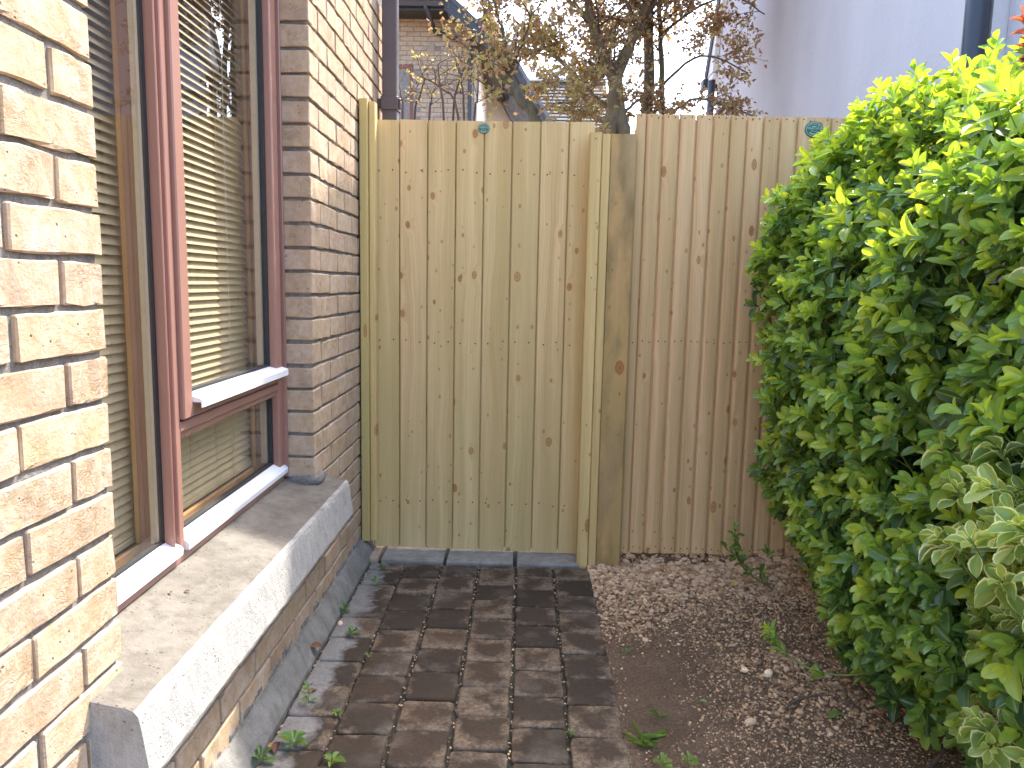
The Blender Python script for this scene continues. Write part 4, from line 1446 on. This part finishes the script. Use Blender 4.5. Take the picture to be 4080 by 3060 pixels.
Y = 6.5
tree("copper_tree", (0.68, Y, 0), "forked copper leaved tree with mossy trunk just behind the gate post", "tree", "trees behind the fence", [
    ("trunk", [(0.60, Y, 0), (0.62, Y, 1.2), (0.645, Y, 2.1), (0.665, Y, 2.42), (0.695, Y, 2.60), (0.705, Y, 2.78), (0.69, Y, 2.93)], .075, .060, (2, .5, 1, .75)),
    ("trunk", [(0.86, Y + .02, 0), (0.83, Y + .02, 1.2), (0.805, Y, 2.2), (0.79, Y, 2.42), (0.745, Y, 2.58), (0.712, Y, 2.78)], .070, .052, (0, .5, 1, .75)),
    ("limb", [(0.685, Y, 2.86), (0.635, Y, 2.98), (0.574, Y, 3.11), (0.502, Y - .05, 3.27), (0.45, Y - .1, 3.42), (0.40, Y - .1, 3.8), (0.34, Y, 4.3)], .055, .022, (9, .62, 2)),
    ("limb", [(0.700, Y, 2.88), (0.755, Y, 3.0), (0.80, Y, 3.11), (0.87, Y, 3.25), (0.945, Y, 3.48), (1.02, Y, 3.8), (1.05, Y, 4.3)], .056, .022, (9, .62, 2)),
    ("limb", [(0.50, Y - .05, 3.24), (0.40, Y - .15, 3.33), (0.22, Y - .2, 3.45), (0.0, Y - .25, 3.60)], .02, .008, (6, .5, 2)),
    ("limb", [(0.66, Y, 2.50), (0.60, Y, 2.535), (0.494, Y, 2.60), (0.43, Y, 2.76), (0.33, Y - .1, 2.90), (0.10, Y - .2, 3.05), (-0.15, Y - .2, 3.25)], .026, .009, (7, .45, 2)),
    ("limb", [(0.67, Y, 2.60), (0.534, Y + .1, 2.75), (0.40, Y + .1, 2.88), (0.20, Y, 3.02), (0.02, Y, 3.06)], .020, .007, (7, .5, 2)),
    ("limb", [(0.74, Y, 2.55), (0.84, Y + .1, 2.66), (0.98, Y + .2, 2.78), (1.15, Y + .2, 2.84)], .016, .007, (3, .4, 1)),
    ("limb", [(0.86, Y, 3.23), (0.70, Y - .3, 3.42), (0.45, Y - .5, 3.62)], .016, .007, (4, .5, 2)),
], (3,), (M['bark'], M['twig']), M['copper'], 3, .040, 130, lambda P: np.where(P[:, 0] < .35, .05, -.05) + (P[:, 2] - 2.9) * .05)

tree("copper_tree", (1.02, Y + .5, 0), "straight dark twin stemmed copper tree right of the forked tree", "tree", "trees behind the fence", [
    ("trunk", [(1.07, 7, 0), (1.06, 7, 1.6), (1.048, 7, 2.7), (1.055, 7, 2.97), (1.045, 7, 3.2), (1.03, 7, 3.5), (1.02, 7, 4.0), (1.0, 7, 4.8)], .060, .036, (14, .75, 2, .6)),
    ("trunk", [(1.22, 7.05, 0), (1.195, 7.05, 2.0), (1.185, 7.05, 2.75), (1.175, 7.05, 3.0), (1.15, 7.05, 3.3), (1.13, 7.05, 3.7), (1.2, 7.05, 4.4)], .031, .018, (10, .7, 2, .6)),
    ("limb", [(1.05, 7, 2.60), (1.12, 6.98, 2.72), (1.18, 7, 2.80)], .022, .014, (2, .4, 1)),
    ("limb", [(1.18, 7.0, 2.95), (1.42, 6.9, 3.15), (1.62, 6.8, 3.12), (1.84, 6.7, 2.98)], .014, .005, (6, .30, 1)),
    ("limb", [(1.17, 7.0, 2.62), (1.40, 6.8, 2.78), (1.62, 6.7, 2.72), (1.90, 6.6, 2.60)], .013, .005, (8, .26, 1)),
    ("limb", [(1.12, 7.0, 3.35), (1.4, 6.9, 3.55), (1.7, 6.8, 3.62), (1.95, 6.7, 3.45)], .014, .005, (7, .45, 2)),
    ("limb", [(1.04, 7.0, 3.4), (0.86, 6.9, 3.65), (0.66, 6.8, 3.8)], .02, .008, (6, .55, 2)),
], (5,), (M['bark_dark'], M['twig']), M['copper'], 3, .040, 110, lambda P: np.full(len(P), -.13))

tree("olive_tree", (0.2, 6.0, 0), "slender dark olive branch tree leaning left behind the gate", "tree", "trees behind the fence", [
    ("trunk", [(0.30, 6, 0), (0.22, 6, 1.3), (0.06, 6, 2.38), (-0.06, 6, 2.55), (-0.15, 6, 2.70), (-0.165, 6, 2.73)], .055, .030, (4, .4, 1, .8)),
    ("limb", [(-0.155, 6, 2.70), (-0.17, 6, 2.80), (-0.19, 6, 2.90), (-0.215, 6, 3.07), (-0.27, 6, 3.22), (-0.30, 6, 3.5)], .018, .008, (7, .40, 2)),
    ("limb", [(-0.15, 6, 2.69), (-0.21, 6, 2.735), (-0.36, 5.9, 2.80), (-0.52, 5.8, 2.93)], .016, .006, (4, .28, 2)),
    ("limb", [(-0.10, 6, 2.60), (-0.28, 5.9, 2.62), (-0.42, 5.8, 2.68)], .010, .005, (3, .28, 1)),
    ("limb", [(0.0, 6, 2.46), (0.20, 5.9, 2.52), (0.36, 5.8, 2.50)], .010, .005, (6, .32, 2)),
], (9,), (M['bark_dark'], M['twig']), M['copper'], 2, .042, 60, lambda P: np.full(len(P), .08))

# nearly bare shrub in front of the far brick house
bs = empty("bare_shrub", (-0.7, 6.0, 0), "nearly bare shrub with dark upright twigs in front of the far brick house", "shrub")
rnd = random.Random(21)
tips = []
bmw = bmesh.new()
for pts in ([(-.44, 6, 1.2), (-.425, 6, 2.41), (-.403, 6, 2.56), (-.40, 6, 2.82)], [(-.96, 6, 1.2), (-.975, 6, 2.42), (-.985, 6, 2.55), (-1.003, 6, 2.67)],
            [(-.64, 6, 1.2), (-.66, 6, 2.42), (-.69, 6, 2.66), (-.705, 6, 2.82)], [(-.50, 6, 1.2), (-.506, 6, 2.43), (-.515, 6, 2.63), (-.573, 6, 2.86)],
            [(-.80, 6, 1.2), (-.772, 6, 2.42), (-.758, 6, 2.52), (-.752, 6, 2.6)], [(-.52, 6, 1.3), (-.548, 6, 2.43), (-.69, 6, 2.65), (-.864, 6, 2.735)],
            [(-.62, 6.1, 1.2), (-.60, 6.1, 2.4), (-.56, 6.1, 2.7), (-.47, 6.1, 2.9)], [(-.88, 6.1, 1.2), (-.90, 6.1, 2.4), (-.86, 6.1, 2.6), (-.80, 6, 2.72)]):
    grow("stem", M['twig'], bs, pts, .013, .0045, n=6, wob=.003)
    pp = smooth_path(pts, 5)
    for k in range(5):
        i = rnd.randint(len(pp) // 2, len(pp) - 1)
        sprout(bmw, pp[i], Vector((rnd.uniform(-1, 1), rnd.uniform(-.5, .5), rnd.uniform(.1, 1))), rnd.uniform(.12, .28), .004, 1, tips, rnd)
add("twigs", mesh_from_bm("twigs", bmw, M['twig'], True), bs)['kind'] = 'stuff'
rnd.shuffle(tips)
P, D, Nn, L = leaf_cluster(tips[:70], 2, .034, rnd)
add("young_leaves", leaves_mesh("young_leaves", LEAF_HEART, P, D, Nn, L, L * .6, np.clip(RNG.normal(.74, .1, len(P)), 0, 1), M['copper']), bs)['kind'] = 'stuff'

# ================================================================== HEDGE
hedge = empty("hedge", (1.2, 2.2, 0), "dense glossy green evergreen hedge on the right, sunlit along its top", "hedge")


def hedge_r(y, z):
    """x of the hedge's left face: rounded at the top and at the far end, bulging and hollow in places"""
    x = 0.905 + 0.02 * np.clip((1.0 - z) * 3, 0, 1) + 0.045 * np.sin(y * 5.3 + z * 2.1) * np.sin(z * 4.7 + .6) + 0.03 * np.sin(y * 11 + 1.1) * np.sin(z * 9.5)
    x = x + 0.34 * np.clip((z - 1.22) / 0.55, 0, 1) ** 2.2
    x = x + 0.20 * np.clip((0.45 - z) / 0.45, 0, 1) ** 1.4 + 0.07 * np.clip((y - 2.3) / .5, 0, 1) * np.clip((0.95 - z) / .6, 0, 1)
    x = x + 0.25 * np.clip((y - 2.86) / 0.16, 0, 1) ** 2
    return x


def hedge_top(x, y):
    return 1.74 + 0.035 * np.sin(x * 7 + y * 4.5) + 0.03 * np.sin(y * 9) - 0.30 * np.clip((y - 2.45) / .6, 0, 1) ** 1.7 - .25 * np.clip((1.12 - x) / .25, 0, 1) ** 2 - .26 * np.clip((2.05 - y) / .6, 0, 1)


def twig_set(n_face, n_top, inset):
    y = RNG.uniform(1.30, 3.02, n_face); z = RNG.uniform(0.07, 1.66, n_face)
    x = hedge_r(y, z) + inset + RNG.normal(0, .018, n_face)
    z = np.minimum(z, hedge_top(np.maximum(x, 1.1), y) - inset - .02)
    P = np.stack([x, y, z], -1)
    N = np.stack([-np.ones(n_face), RNG.normal(-.25, .35, n_face), RNG.normal(.35, .4, n_face) + np.clip(z - 1.2, 0, 1) * 1.3], -1)
    xt = RNG.uniform(0.98, 1.9, n_top); yt = RNG.uniform(1.30, 3.0, n_top)
    zt = hedge_top(xt, yt) - inset + RNG.normal(0, .018, n_top)
    Pt = np.stack([xt, yt, zt], -1)
    Nt = np.stack([RNG.normal(-.25, .4, n_top), RNG.normal(-.1, .4, n_top), np.full(n_top, 1.0)], -1)
    return np.concatenate([P, Pt]), nrm(np.concatenate([N, Nt]))


def whorls(P, N, pairs, step, lsize, tint_mu, tint_sd, ang=.85):
    """decussate leaf pairs down a shoot whose tip is at P and points along N; young pale leaves at the tip"""
    n = len(P)
    ref = np.where(np.abs(N[:, 2:3]) < .9, np.array([[0, 0, 1.0]]), np.array([[1.0, 0, 0]]))
    A = nrm(np.cross(N, ref)); B = np.cross(N, A)
    out = [[], [], [], [], []]
    ph = RNG.uniform(0, np.pi, n)
    for k in range(pairs):
        for sgn in (0, np.pi):
            a = ph + k * np.pi / 2 + sgn + RNG.normal(0, .25, n)
            R = A * np.cos(a)[:, None] + B * np.sin(a)[:, None]
            op = ang * (.45 + .30 * k) + RNG.normal(0, .22, n)
            op = np.clip(op, .1, 1.7)
            d = N * np.cos(op)[:, None] + R * np.sin(op)[:, None] + np.array([0, 0, -.10 - .05 * k])
            nn = N * (np.sin(op)[:, None] + .45) - R * np.cos(op)[:, None] * .55 + np.array([0, 0, .50]) + RNG.normal(0, .26, (n, 3))
            p = P - N * (step * k) + R * .003
            l = lsize * (.60 + .22 * min(k, 2)) * RNG.uniform(.72, 1.22, n)
            t = np.clip(tint_mu - .12 * k + RNG.normal(0, tint_sd, n), 0.02, .98)
            for lst, v in zip(out, (p, d, nn, l, t)): lst.append(v)
    return [np.concatenate(v) for v in out]


sets = []
P0, N0 = twig_set(1180, 430, 0.0)
young = np.clip(RNG.normal(.71, .20, len(P0)) + .10 * (P0[:, 2] > 1.45), .2, 1)
sets.append(whorls(P0 + N0 * RNG.uniform(-.02, .06, (len(P0), 1)), N0, 4, .017, .053, young[:, None].ravel(), .09))
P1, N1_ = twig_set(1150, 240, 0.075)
sets.append(whorls(P1, N1_, 3, .018, .058, np.full(len(P1), .47), .16))  # inner leaves tinted darker, shade of the gaps put into their colour
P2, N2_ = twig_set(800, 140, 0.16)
sets.append(whorls(P2, N2_, 2, .02, .062, np.full(len(P2), .16), .08))  # deepest leaves darkest, again shade painted by tint
P, D, Nn, L, T = [np.concatenate([s_[i] for s_ in sets]) for i in range(5)]
front = np.concatenate([np.ones(len(sets[0][0])), np.full(len(sets[1][0]) + len(sets[2][0]), .25)])
keep = (P[:, 1] < 3.085) & (P[:, 0] < 2.02) & (P[:, 2] > .015)
P, D, Nn, L, T, front = P[keep], D[keep], Nn[keep], L[keep], T[keep], front[keep]
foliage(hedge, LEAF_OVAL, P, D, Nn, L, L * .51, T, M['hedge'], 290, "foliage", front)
# solid filler added inside, coloured dark to stand for the inner shade
prism("shade_filler", M['core'], [(1.16, .30), (1.86, .25), (1.86, 1.50), (1.38, 1.52), (1.20, 1.2), (1.12, .8)], 'y', 1.42, 2.86, hedge, nseg=8, jitter=.03)
# shoots
bm = bmesh.new()
for i in range(0, len(P0), 2):
    p = Vector(P0[i]); n_ = Vector(N0[i])
    bm_tube(bm, [p - n_ * .13 + Vector((0, 0, -.03)), p - n_ * .06, p], [.0022, .0018, .0011], 4, cap=False)
add("shoots", mesh_from_bm("shoots", bm, M['green_stem'], True), hedge)['kind'] = 'stuff'
rnd = random.Random(4)
for (x, y) in ((1.12, 1.62), (1.18, 1.9), (1.15, 2.2), (1.2, 2.45), (1.14, 2.7), (1.2, 2.9), (1.25, 1.75)):
    tube("stem", M['stem'], [(x, y, -.03), (x + rnd.uniform(-.04, .04), y + rnd.uniform(-.05, .05), .2), (x + rnd.uniform(-.1, .1), y + rnd.uniform(-.1, .1), .5), (x + rnd.uniform(-.12, .12), y, .9)], .013, .006, hedge, n=7, wob=.004)

# long low shoots reaching over the gravel
ls = empty("low_shoot", (0.80, 2.3, 0), "long curved green shoot with fresh leaves reaching out over the gravel from the hedge foot", "shoot")
tube("stem", M['green_stem'], [(1.0, 2.02, .10), (0.92, 2.06, .07), (0.84, 2.10, .075), (0.775, 2.13, .12), (0.745, 2.15, .165)], .0035, .002, ls, n=6)
pp = np.array([(0.745, 2.15, .165), (0.755, 2.145, .145), (0.775, 2.13, .12), (0.87, 2.08, .07)])
s_ = whorls(pp, nrm(np.array([(-.7, .1, .7), (-.6, .1, .7), (-.6, .1, .6), (-.8, .2, .3)])), 3, .014, .042, np.full(4, .78), .08)
P_, D_, N_, L_, T_ = s_
bins = [.35, .55, .75, .9]
vm = single_leaf_meshes("leaf", LEAF_OVAL, M['hedge'], bins, .45)


def leaf_parts(parent, P_, D_, N_, L_, T_, variants, bins, name="leaf"):
    D_ = nrm(D_); S_ = nrm(np.cross(N_, D_)); N2 = np.cross(D_, S_)
    base = world_loc(parent)
    for i in range(len(P_)):
        ob = bpy.data.objects.new(name, variants[int(np.argmin(np.abs(np.array(bins) - T_[i])))])
        COL.objects.link(ob); ob.parent = parent
        l = L_[i]
        ob.matrix_local = Matrix(((D_[i][0] * l, S_[i][0] * l, N2[i][0] * l, P_[i][0] - base.x), (D_[i][1] * l, S_[i][1] * l, N2[i][1] * l, P_[i][1] - base.y),
                                  (D_[i][2] * l, S_[i][2] * l, N2[i][2] * l, P_[i][2] - base.z), (0, 0, 0, 1)))


leaf_parts(ls, P_, D_, N_, L_, T_, vm, bins)
ls = empty("low_shoot", (0.80, 2.9, 0), "short leafy upright shoot in front of the fence foot, left of the hedge", "shoot")
tube("stem", M['stem'], [(0.98, 2.80, .02), (0.90, 2.86, .06), (0.855, 2.88, .13), (0.845, 2.88, .22)], .004, .002, ls, n=6)
pp = np.array([(0.845, 2.88, .235), (0.848, 2.88, .19), (0.853, 2.88, .15), (0.87, 2.875, .10), (.90, 2.86, .07), (.835, 2.87, .16), (.862, 2.86, .13), (.94, 2.82, .09), (.96, 2.82, .16)])
s_ = whorls(pp, nrm(np.array([(-.1, -.1, 1), (-.5, -.3, .8), (-.7, -.3, .5), (-.6, -.3, .5), (-.4, -.6, .6), (.4, -.6, .6), (.1, -.8, .5), (-.2, -.8, .6), (-.2, -.5, .9)])), 3, .016, .042, np.full(9, .55), .14)
leaf_parts(ls, *s_, vm, bins)

# variegated shrub at the near right
vsb = empty("variegated_shrub", (1.02, 1.36, 0), "cream edged variegated evergreen shrub at the right edge, in front of the green hedge", "shrub")
NV = 235
vy = RNG.uniform(1.02, 1.52, NV); vz = np.concatenate([RNG.uniform(.04, 1.46, NV)])
vx = 0.90 + 0.05 * np.sin(vz * 7 + vy * 4) + .04 * np.sin(vz * 13 + 1) + (vy - 1.25) * .18 + RNG.normal(0, .03, NV) + .18 * np.clip((vz - 1.05) / .4, 0, 1) + .05 * np.clip((.35 - vz) / .3, 0, 1)
Pv = np.stack([vx, vy, vz], -1)
Nv = nrm(np.stack([np.full(NV, -.75), RNG.normal(-.45, .35, NV), RNG.normal(.55, .35, NV)], -1))
sv = whorls(Pv, Nv, 4, .012, .050, np.clip(RNG.normal(.80, .18, NV), .1, 1), .08, ang=.80)
sv2 = whorls(Pv + np.array([.07, .02, -.01]), Nv, 3, .016, .050, np.full(NV, .30), .1)
P, D, Nn, L, T = [np.concatenate([a, b]) for a, b in zip(sv, sv2)]
fr = np.concatenate([np.ones(len(sv[0])), np.full(len(sv2[0]), .3)])
foliage(vsb, LEAF_SPOON, P, D, Nn, L, L * .50, T, M['varieg'], 290, "foliage", fr)
bm = bmesh.new()
for i in range(NV):
    p = Vector(Pv[i]); n_ = Vector(Nv[i])
    bm_tube(bm, [p - n_ * .15 + Vector((.03, 0, -.05)), p - n_ * .06, p], [.0024, .0018, .0012], 4, cap=False)
add("shoots", mesh_from_bm("shoots", bm, M['green_stem'], True), vsb)['kind'] = 'stuff'
for pts in ([(0.98, 1.45, -.02), (1.02, 1.42, .12), (1.04, 1.40, .3), (1.02, 1.36, .6), (1.05, 1.3, 1.0)], [(1.03, 1.5, -.02), (1.0, 1.46, .14), (1.03, 1.43, .26), (1.1, 1.35, .5)],
            [(0.90, 1.55, .0), (0.96, 1.50, .03), (1.02, 1.47, .12)], [(0.97, 1.62, .02), (1.02, 1.55, .10), (1.08, 1.5, .25)]):
    tube("stem", M['stem'], pts, .011, .006, vsb, n=8, wob=.002)
prism("shade_filler", M['core'], [(1.06, .25), (1.5, .2), (1.5, 1.25), (1.2, 1.25), (1.08, .9)], 'y', 1.05, 1.42, vsb, nseg=5, jitter=.03)  # added filler core, its dark colour stands for inner shade

# red tipped shrub rising behind the hedge at the right edge
pb = empty("red_tipped_shrub", (1.27, 1.9, 0), "red leaved shoot rising above the hedge at the upper right edge", "shrub")
rnd = random.Random(12)
tipsP, tipsN = [], []
for k, (x, y, z) in enumerate(((1.165, 1.9, 1.82), (1.22, 1.92, 1.86), (1.17, 1.88, 1.76), (1.30, 1.95, 1.9), (1.21, 1.9, 1.74), (1.27, 1.85, 1.83))):
    tube("stem", M['twig'], [(1.30, 1.95, .6), (1.29 + .01 * k, 1.93, 1.3), (x + .03, y + .01, z - .14), (x, y, z)], .005, .002, pb, n=6)
    tipsP.append((x, y, z)); tipsN.append((rnd.uniform(-.6, -.1), rnd.uniform(-.3, .2), 1))
tp = np.array(tipsP); tn = nrm(np.array(tipsN))
a = whorls(tp, tn, 4, .014, .046, np.full(len(tp), 1.0), .05, ang=.7)
b = whorls(tp - tn * .10, tn, 2, .03, .075, np.full(len(tp), .30), .05, ang=1.1)
P_, D_, N_, L_, T_ = [np.concatenate([i_, j_]) for i_, j_ in zip(a, b)]
bins2 = [.05, .25, .7, .9]
T_ = np.concatenate([np.clip(RNG.normal(.85, .1, len(a[0])), .65, 1), np.clip(RNG.normal(.15, .1, len(b[0])), 0, .3)])
leaf_parts(pb, P_, D_, N_, L_, T_, single_leaf_meshes("leaf", LEAF_LANCE, M['photinia'], bins2, .30), bins2)

# ================================================================== SMALL THINGS ON THE GROUND
wv = single_leaf_meshes("leaf", LEAF_SPOON, M['weed'], [.15, .45, .75, .95], .52)
wbins = [.15, .45, .75, .95]


def weed(x, y, r, n, tintv, label, tall=0.0, z0=0.0):
    w = empty("weed", (x, y, z0), label, "weed", "weeds in the path and gravel")
    P_, D_, N_, L_, T_ = [], [], [], [], []
    for k in range(n):
        a = k * 2.4 + random.uniform(-.3, .3)
        up = random.uniform(.15, .55) + (k / n) * .5
        d = np.array((math.cos(a), math.sin(a), up))
        zz = .004 + tall * (k / n)
        P_.append((x + math.cos(a) * .003, y + math.sin(a) * .003, z0 + zz)); D_.append(d)
        N_.append((-math.cos(a) * up, -math.sin(a) * up, 1.0)); L_.append(r * random.uniform(.65, 1.15) * (1 - .35 * k / n)); T_.append(tintv + random.uniform(-.2, .2))
    leaf_parts(w, np.array(P_), np.array(D_), np.array(N_), np.array(L_), np.array(T_), wv, wbins)
    if tall > 0:
        tube("stem", M['green_stem'], [(x, y, z0 - .005), (x + .004, y, z0 + tall * .6), (x, y, z0 + tall)], .0014, .0009, w, n=5, sub=2)


weed(-0.552, 2.367, .034, 9, .35, "dark green rosette weed midway along the path beside the plinth", .012)
weed(-0.581, 1.952, .026, 10, .5, "upright branching weed at the path edge beneath the sill shadow", .055)
weed(-0.562, 1.761, .042, 9, .6, "largest broad leaved rosette weed near the front of the path by the plinth", .010)
weed(-0.447, 1.690, .030, 7, .85, "yellow green weed in a front paver joint", .008)
weed(-0.622, 1.690, .034, 8, .35, "dark weed tight against the plinth at the bottom of the picture", .015)
weed(-0.562, 2.955, .026, 7, .3, "small weed on the pale corner paver by the gate", .006)
weed(-0.556, 2.791, .028, 8, .4, "straggly weed in the second paver joint from the gate", .018)
weed(-0.618, 2.528, .028, 9, .2, "dark weed clump growing against the plinth", .02)
weed(-0.487, 1.902, .015, 16, .85, "low pale mossy weed patch in a joint of the path", .0)
weed(-0.467, 2.217, .016, 6, .55, "tiny weed in the joint between second and third paver columns", .006)
weed(0.143, 1.837, .013, 8, .45, "tiny grey green weed in the right paver joint", .008)
weed(0.364, 1.726, .030, 8, .75, "leafy pale weed at the bottom edge right of the path", .02, -.01)
weed(0.431, 1.735, .028, 8, .8, "pale weed at the bottom edge, furthest from the path", .02, -.008)
weed(0.346, 2.31, .016, 8, .5, "sparse small weed on the bare brown soil patch", .008, -.012)


def grass(x, y, n, h, label):
    t = empty("grass_tuft", (x, y, -.01), label, "grass tuft", "grass tufts beside the path")
    gv = single_leaf_meshes("blade", LEAF_LANCE, M['weed'], wbins, .038)
    P_ = np.tile(np.array([[x, y, -.012]]), (n, 1)) + RNG.normal(0, .004, (n, 3)) * np.array([1, 1, 0])
    a = RNG.uniform(0, 2 * np.pi, n)
    D_ = np.stack([np.cos(a) * .8, np.sin(a) * .8, RNG.uniform(.3, 1.1, n)], -1)
    leaf_parts(t, P_, D_, np.stack([-np.cos(a), -np.sin(a), np.ones(n)], -1), RNG.uniform(.6, 1.1, n) * h, np.clip(RNG.normal(.98, .1, n), 0, 1), gv, wbins, "blade")


grass(0.331, 1.815, 22, .075, "spiky grass tuft beside the right edge of the path")
grass(0.391, 1.955, 8, .050, "flattened grass sprig on the soil further up the bed")

dv = {t: single_leaf_meshes("fallen_leaf", LEAF_OVAL, M['dead'], [t], .5)[0] for t in (.05, .3, .55, .75, 1.0)}


def fallen(x, y, l, t, label, z=.004, me=None, tilt=.25):
    o = add("fallen_leaf", me or dv[t], None, (x, y, z), (random.uniform(-tilt, tilt), random.uniform(-tilt, .05), random.uniform(0, 6.28)))
    o.scale = (l, l, l)
    tagp(o, label, "fallen leaf", "fallen leaves on the ground")


fallen(-0.612, 2.242, .055, .3, "reddish brown fallen leaf leaning on the plinth", .02, tilt=.5)
fallen(-0.612, 1.766, .036, .75, "orange brown curled leaf beside the largest rosette weed")
fallen(-0.598, 1.719, .042, .05, "dark red fallen leaf on the front left paver")
fallen(-0.574, 2.02, .034, .3, "thin brown leaf on a paver near the upright weed")
fallen(0.826, 2.814, .034, 1.0, "bright yellow leaf on the gravel below the fence", .040)
fallen(0.864, 2.783, .032, .75, "orange leaf next to the yellow one on the gravel", .040)
gl = single_leaf_meshes("fallen_leaf", LEAF_OVAL, M['weed'], [.7], .6)[0]
fallen(0.52, 2.021, .024, 0, "small green leaf lying on bare gravel mid bed", .002, gl)
fallen(0.900, 1.965, .05, 0, "green leaf lying on twigs under the hedge", .012, gl)
fallen(-0.735, 1.50, .012, .05, "tiny dark leaf scrap on the concrete sill near the frame", .514)
fallen(-0.700, 1.52, .013, .05, "tiny reddish scrap in the middle of the sill", .507)


def dry_twig(pts, r, label):
    o = tube("dry_twig", M['twig'], pts, r, r * .5, None, n=6, wob=.001)
    tagp(o, label, "twig", "dry twigs on the gravel")


dry_twig([(0.752, 1.982, .006), (0.80, 2.02, .014), (0.872, 2.041, .018), (0.93, 2.02, .014), (0.979, 1.986, .008)], .0038, "arched brown twig lying on the gravel in front of the hedge")
dry_twig([(0.90, 1.99, .008), (0.98, 1.92, .012), (1.06, 1.83, .01), (1.12, 1.76, .01)], .003, "long thin twig running towards the hedge foot")
dry_twig([(0.676, 2.136, .006), (0.71, 2.16, .012), (0.749, 2.187, .008)], .0016, "short straw coloured twig next to the whitish pebble")
dry_twig([(0.93, 1.66, .0), (1.0, 1.70, .03), (1.06, 1.74, .06)], .009, "thick pale cut stem at the bottom right under the variegated shrub")
dry_twig([(0.88, 1.86, .008), (1.0, 1.85, .012), (1.10, 1.86, .01)], .0013, "straight straw lying across the gravel under the hedge")
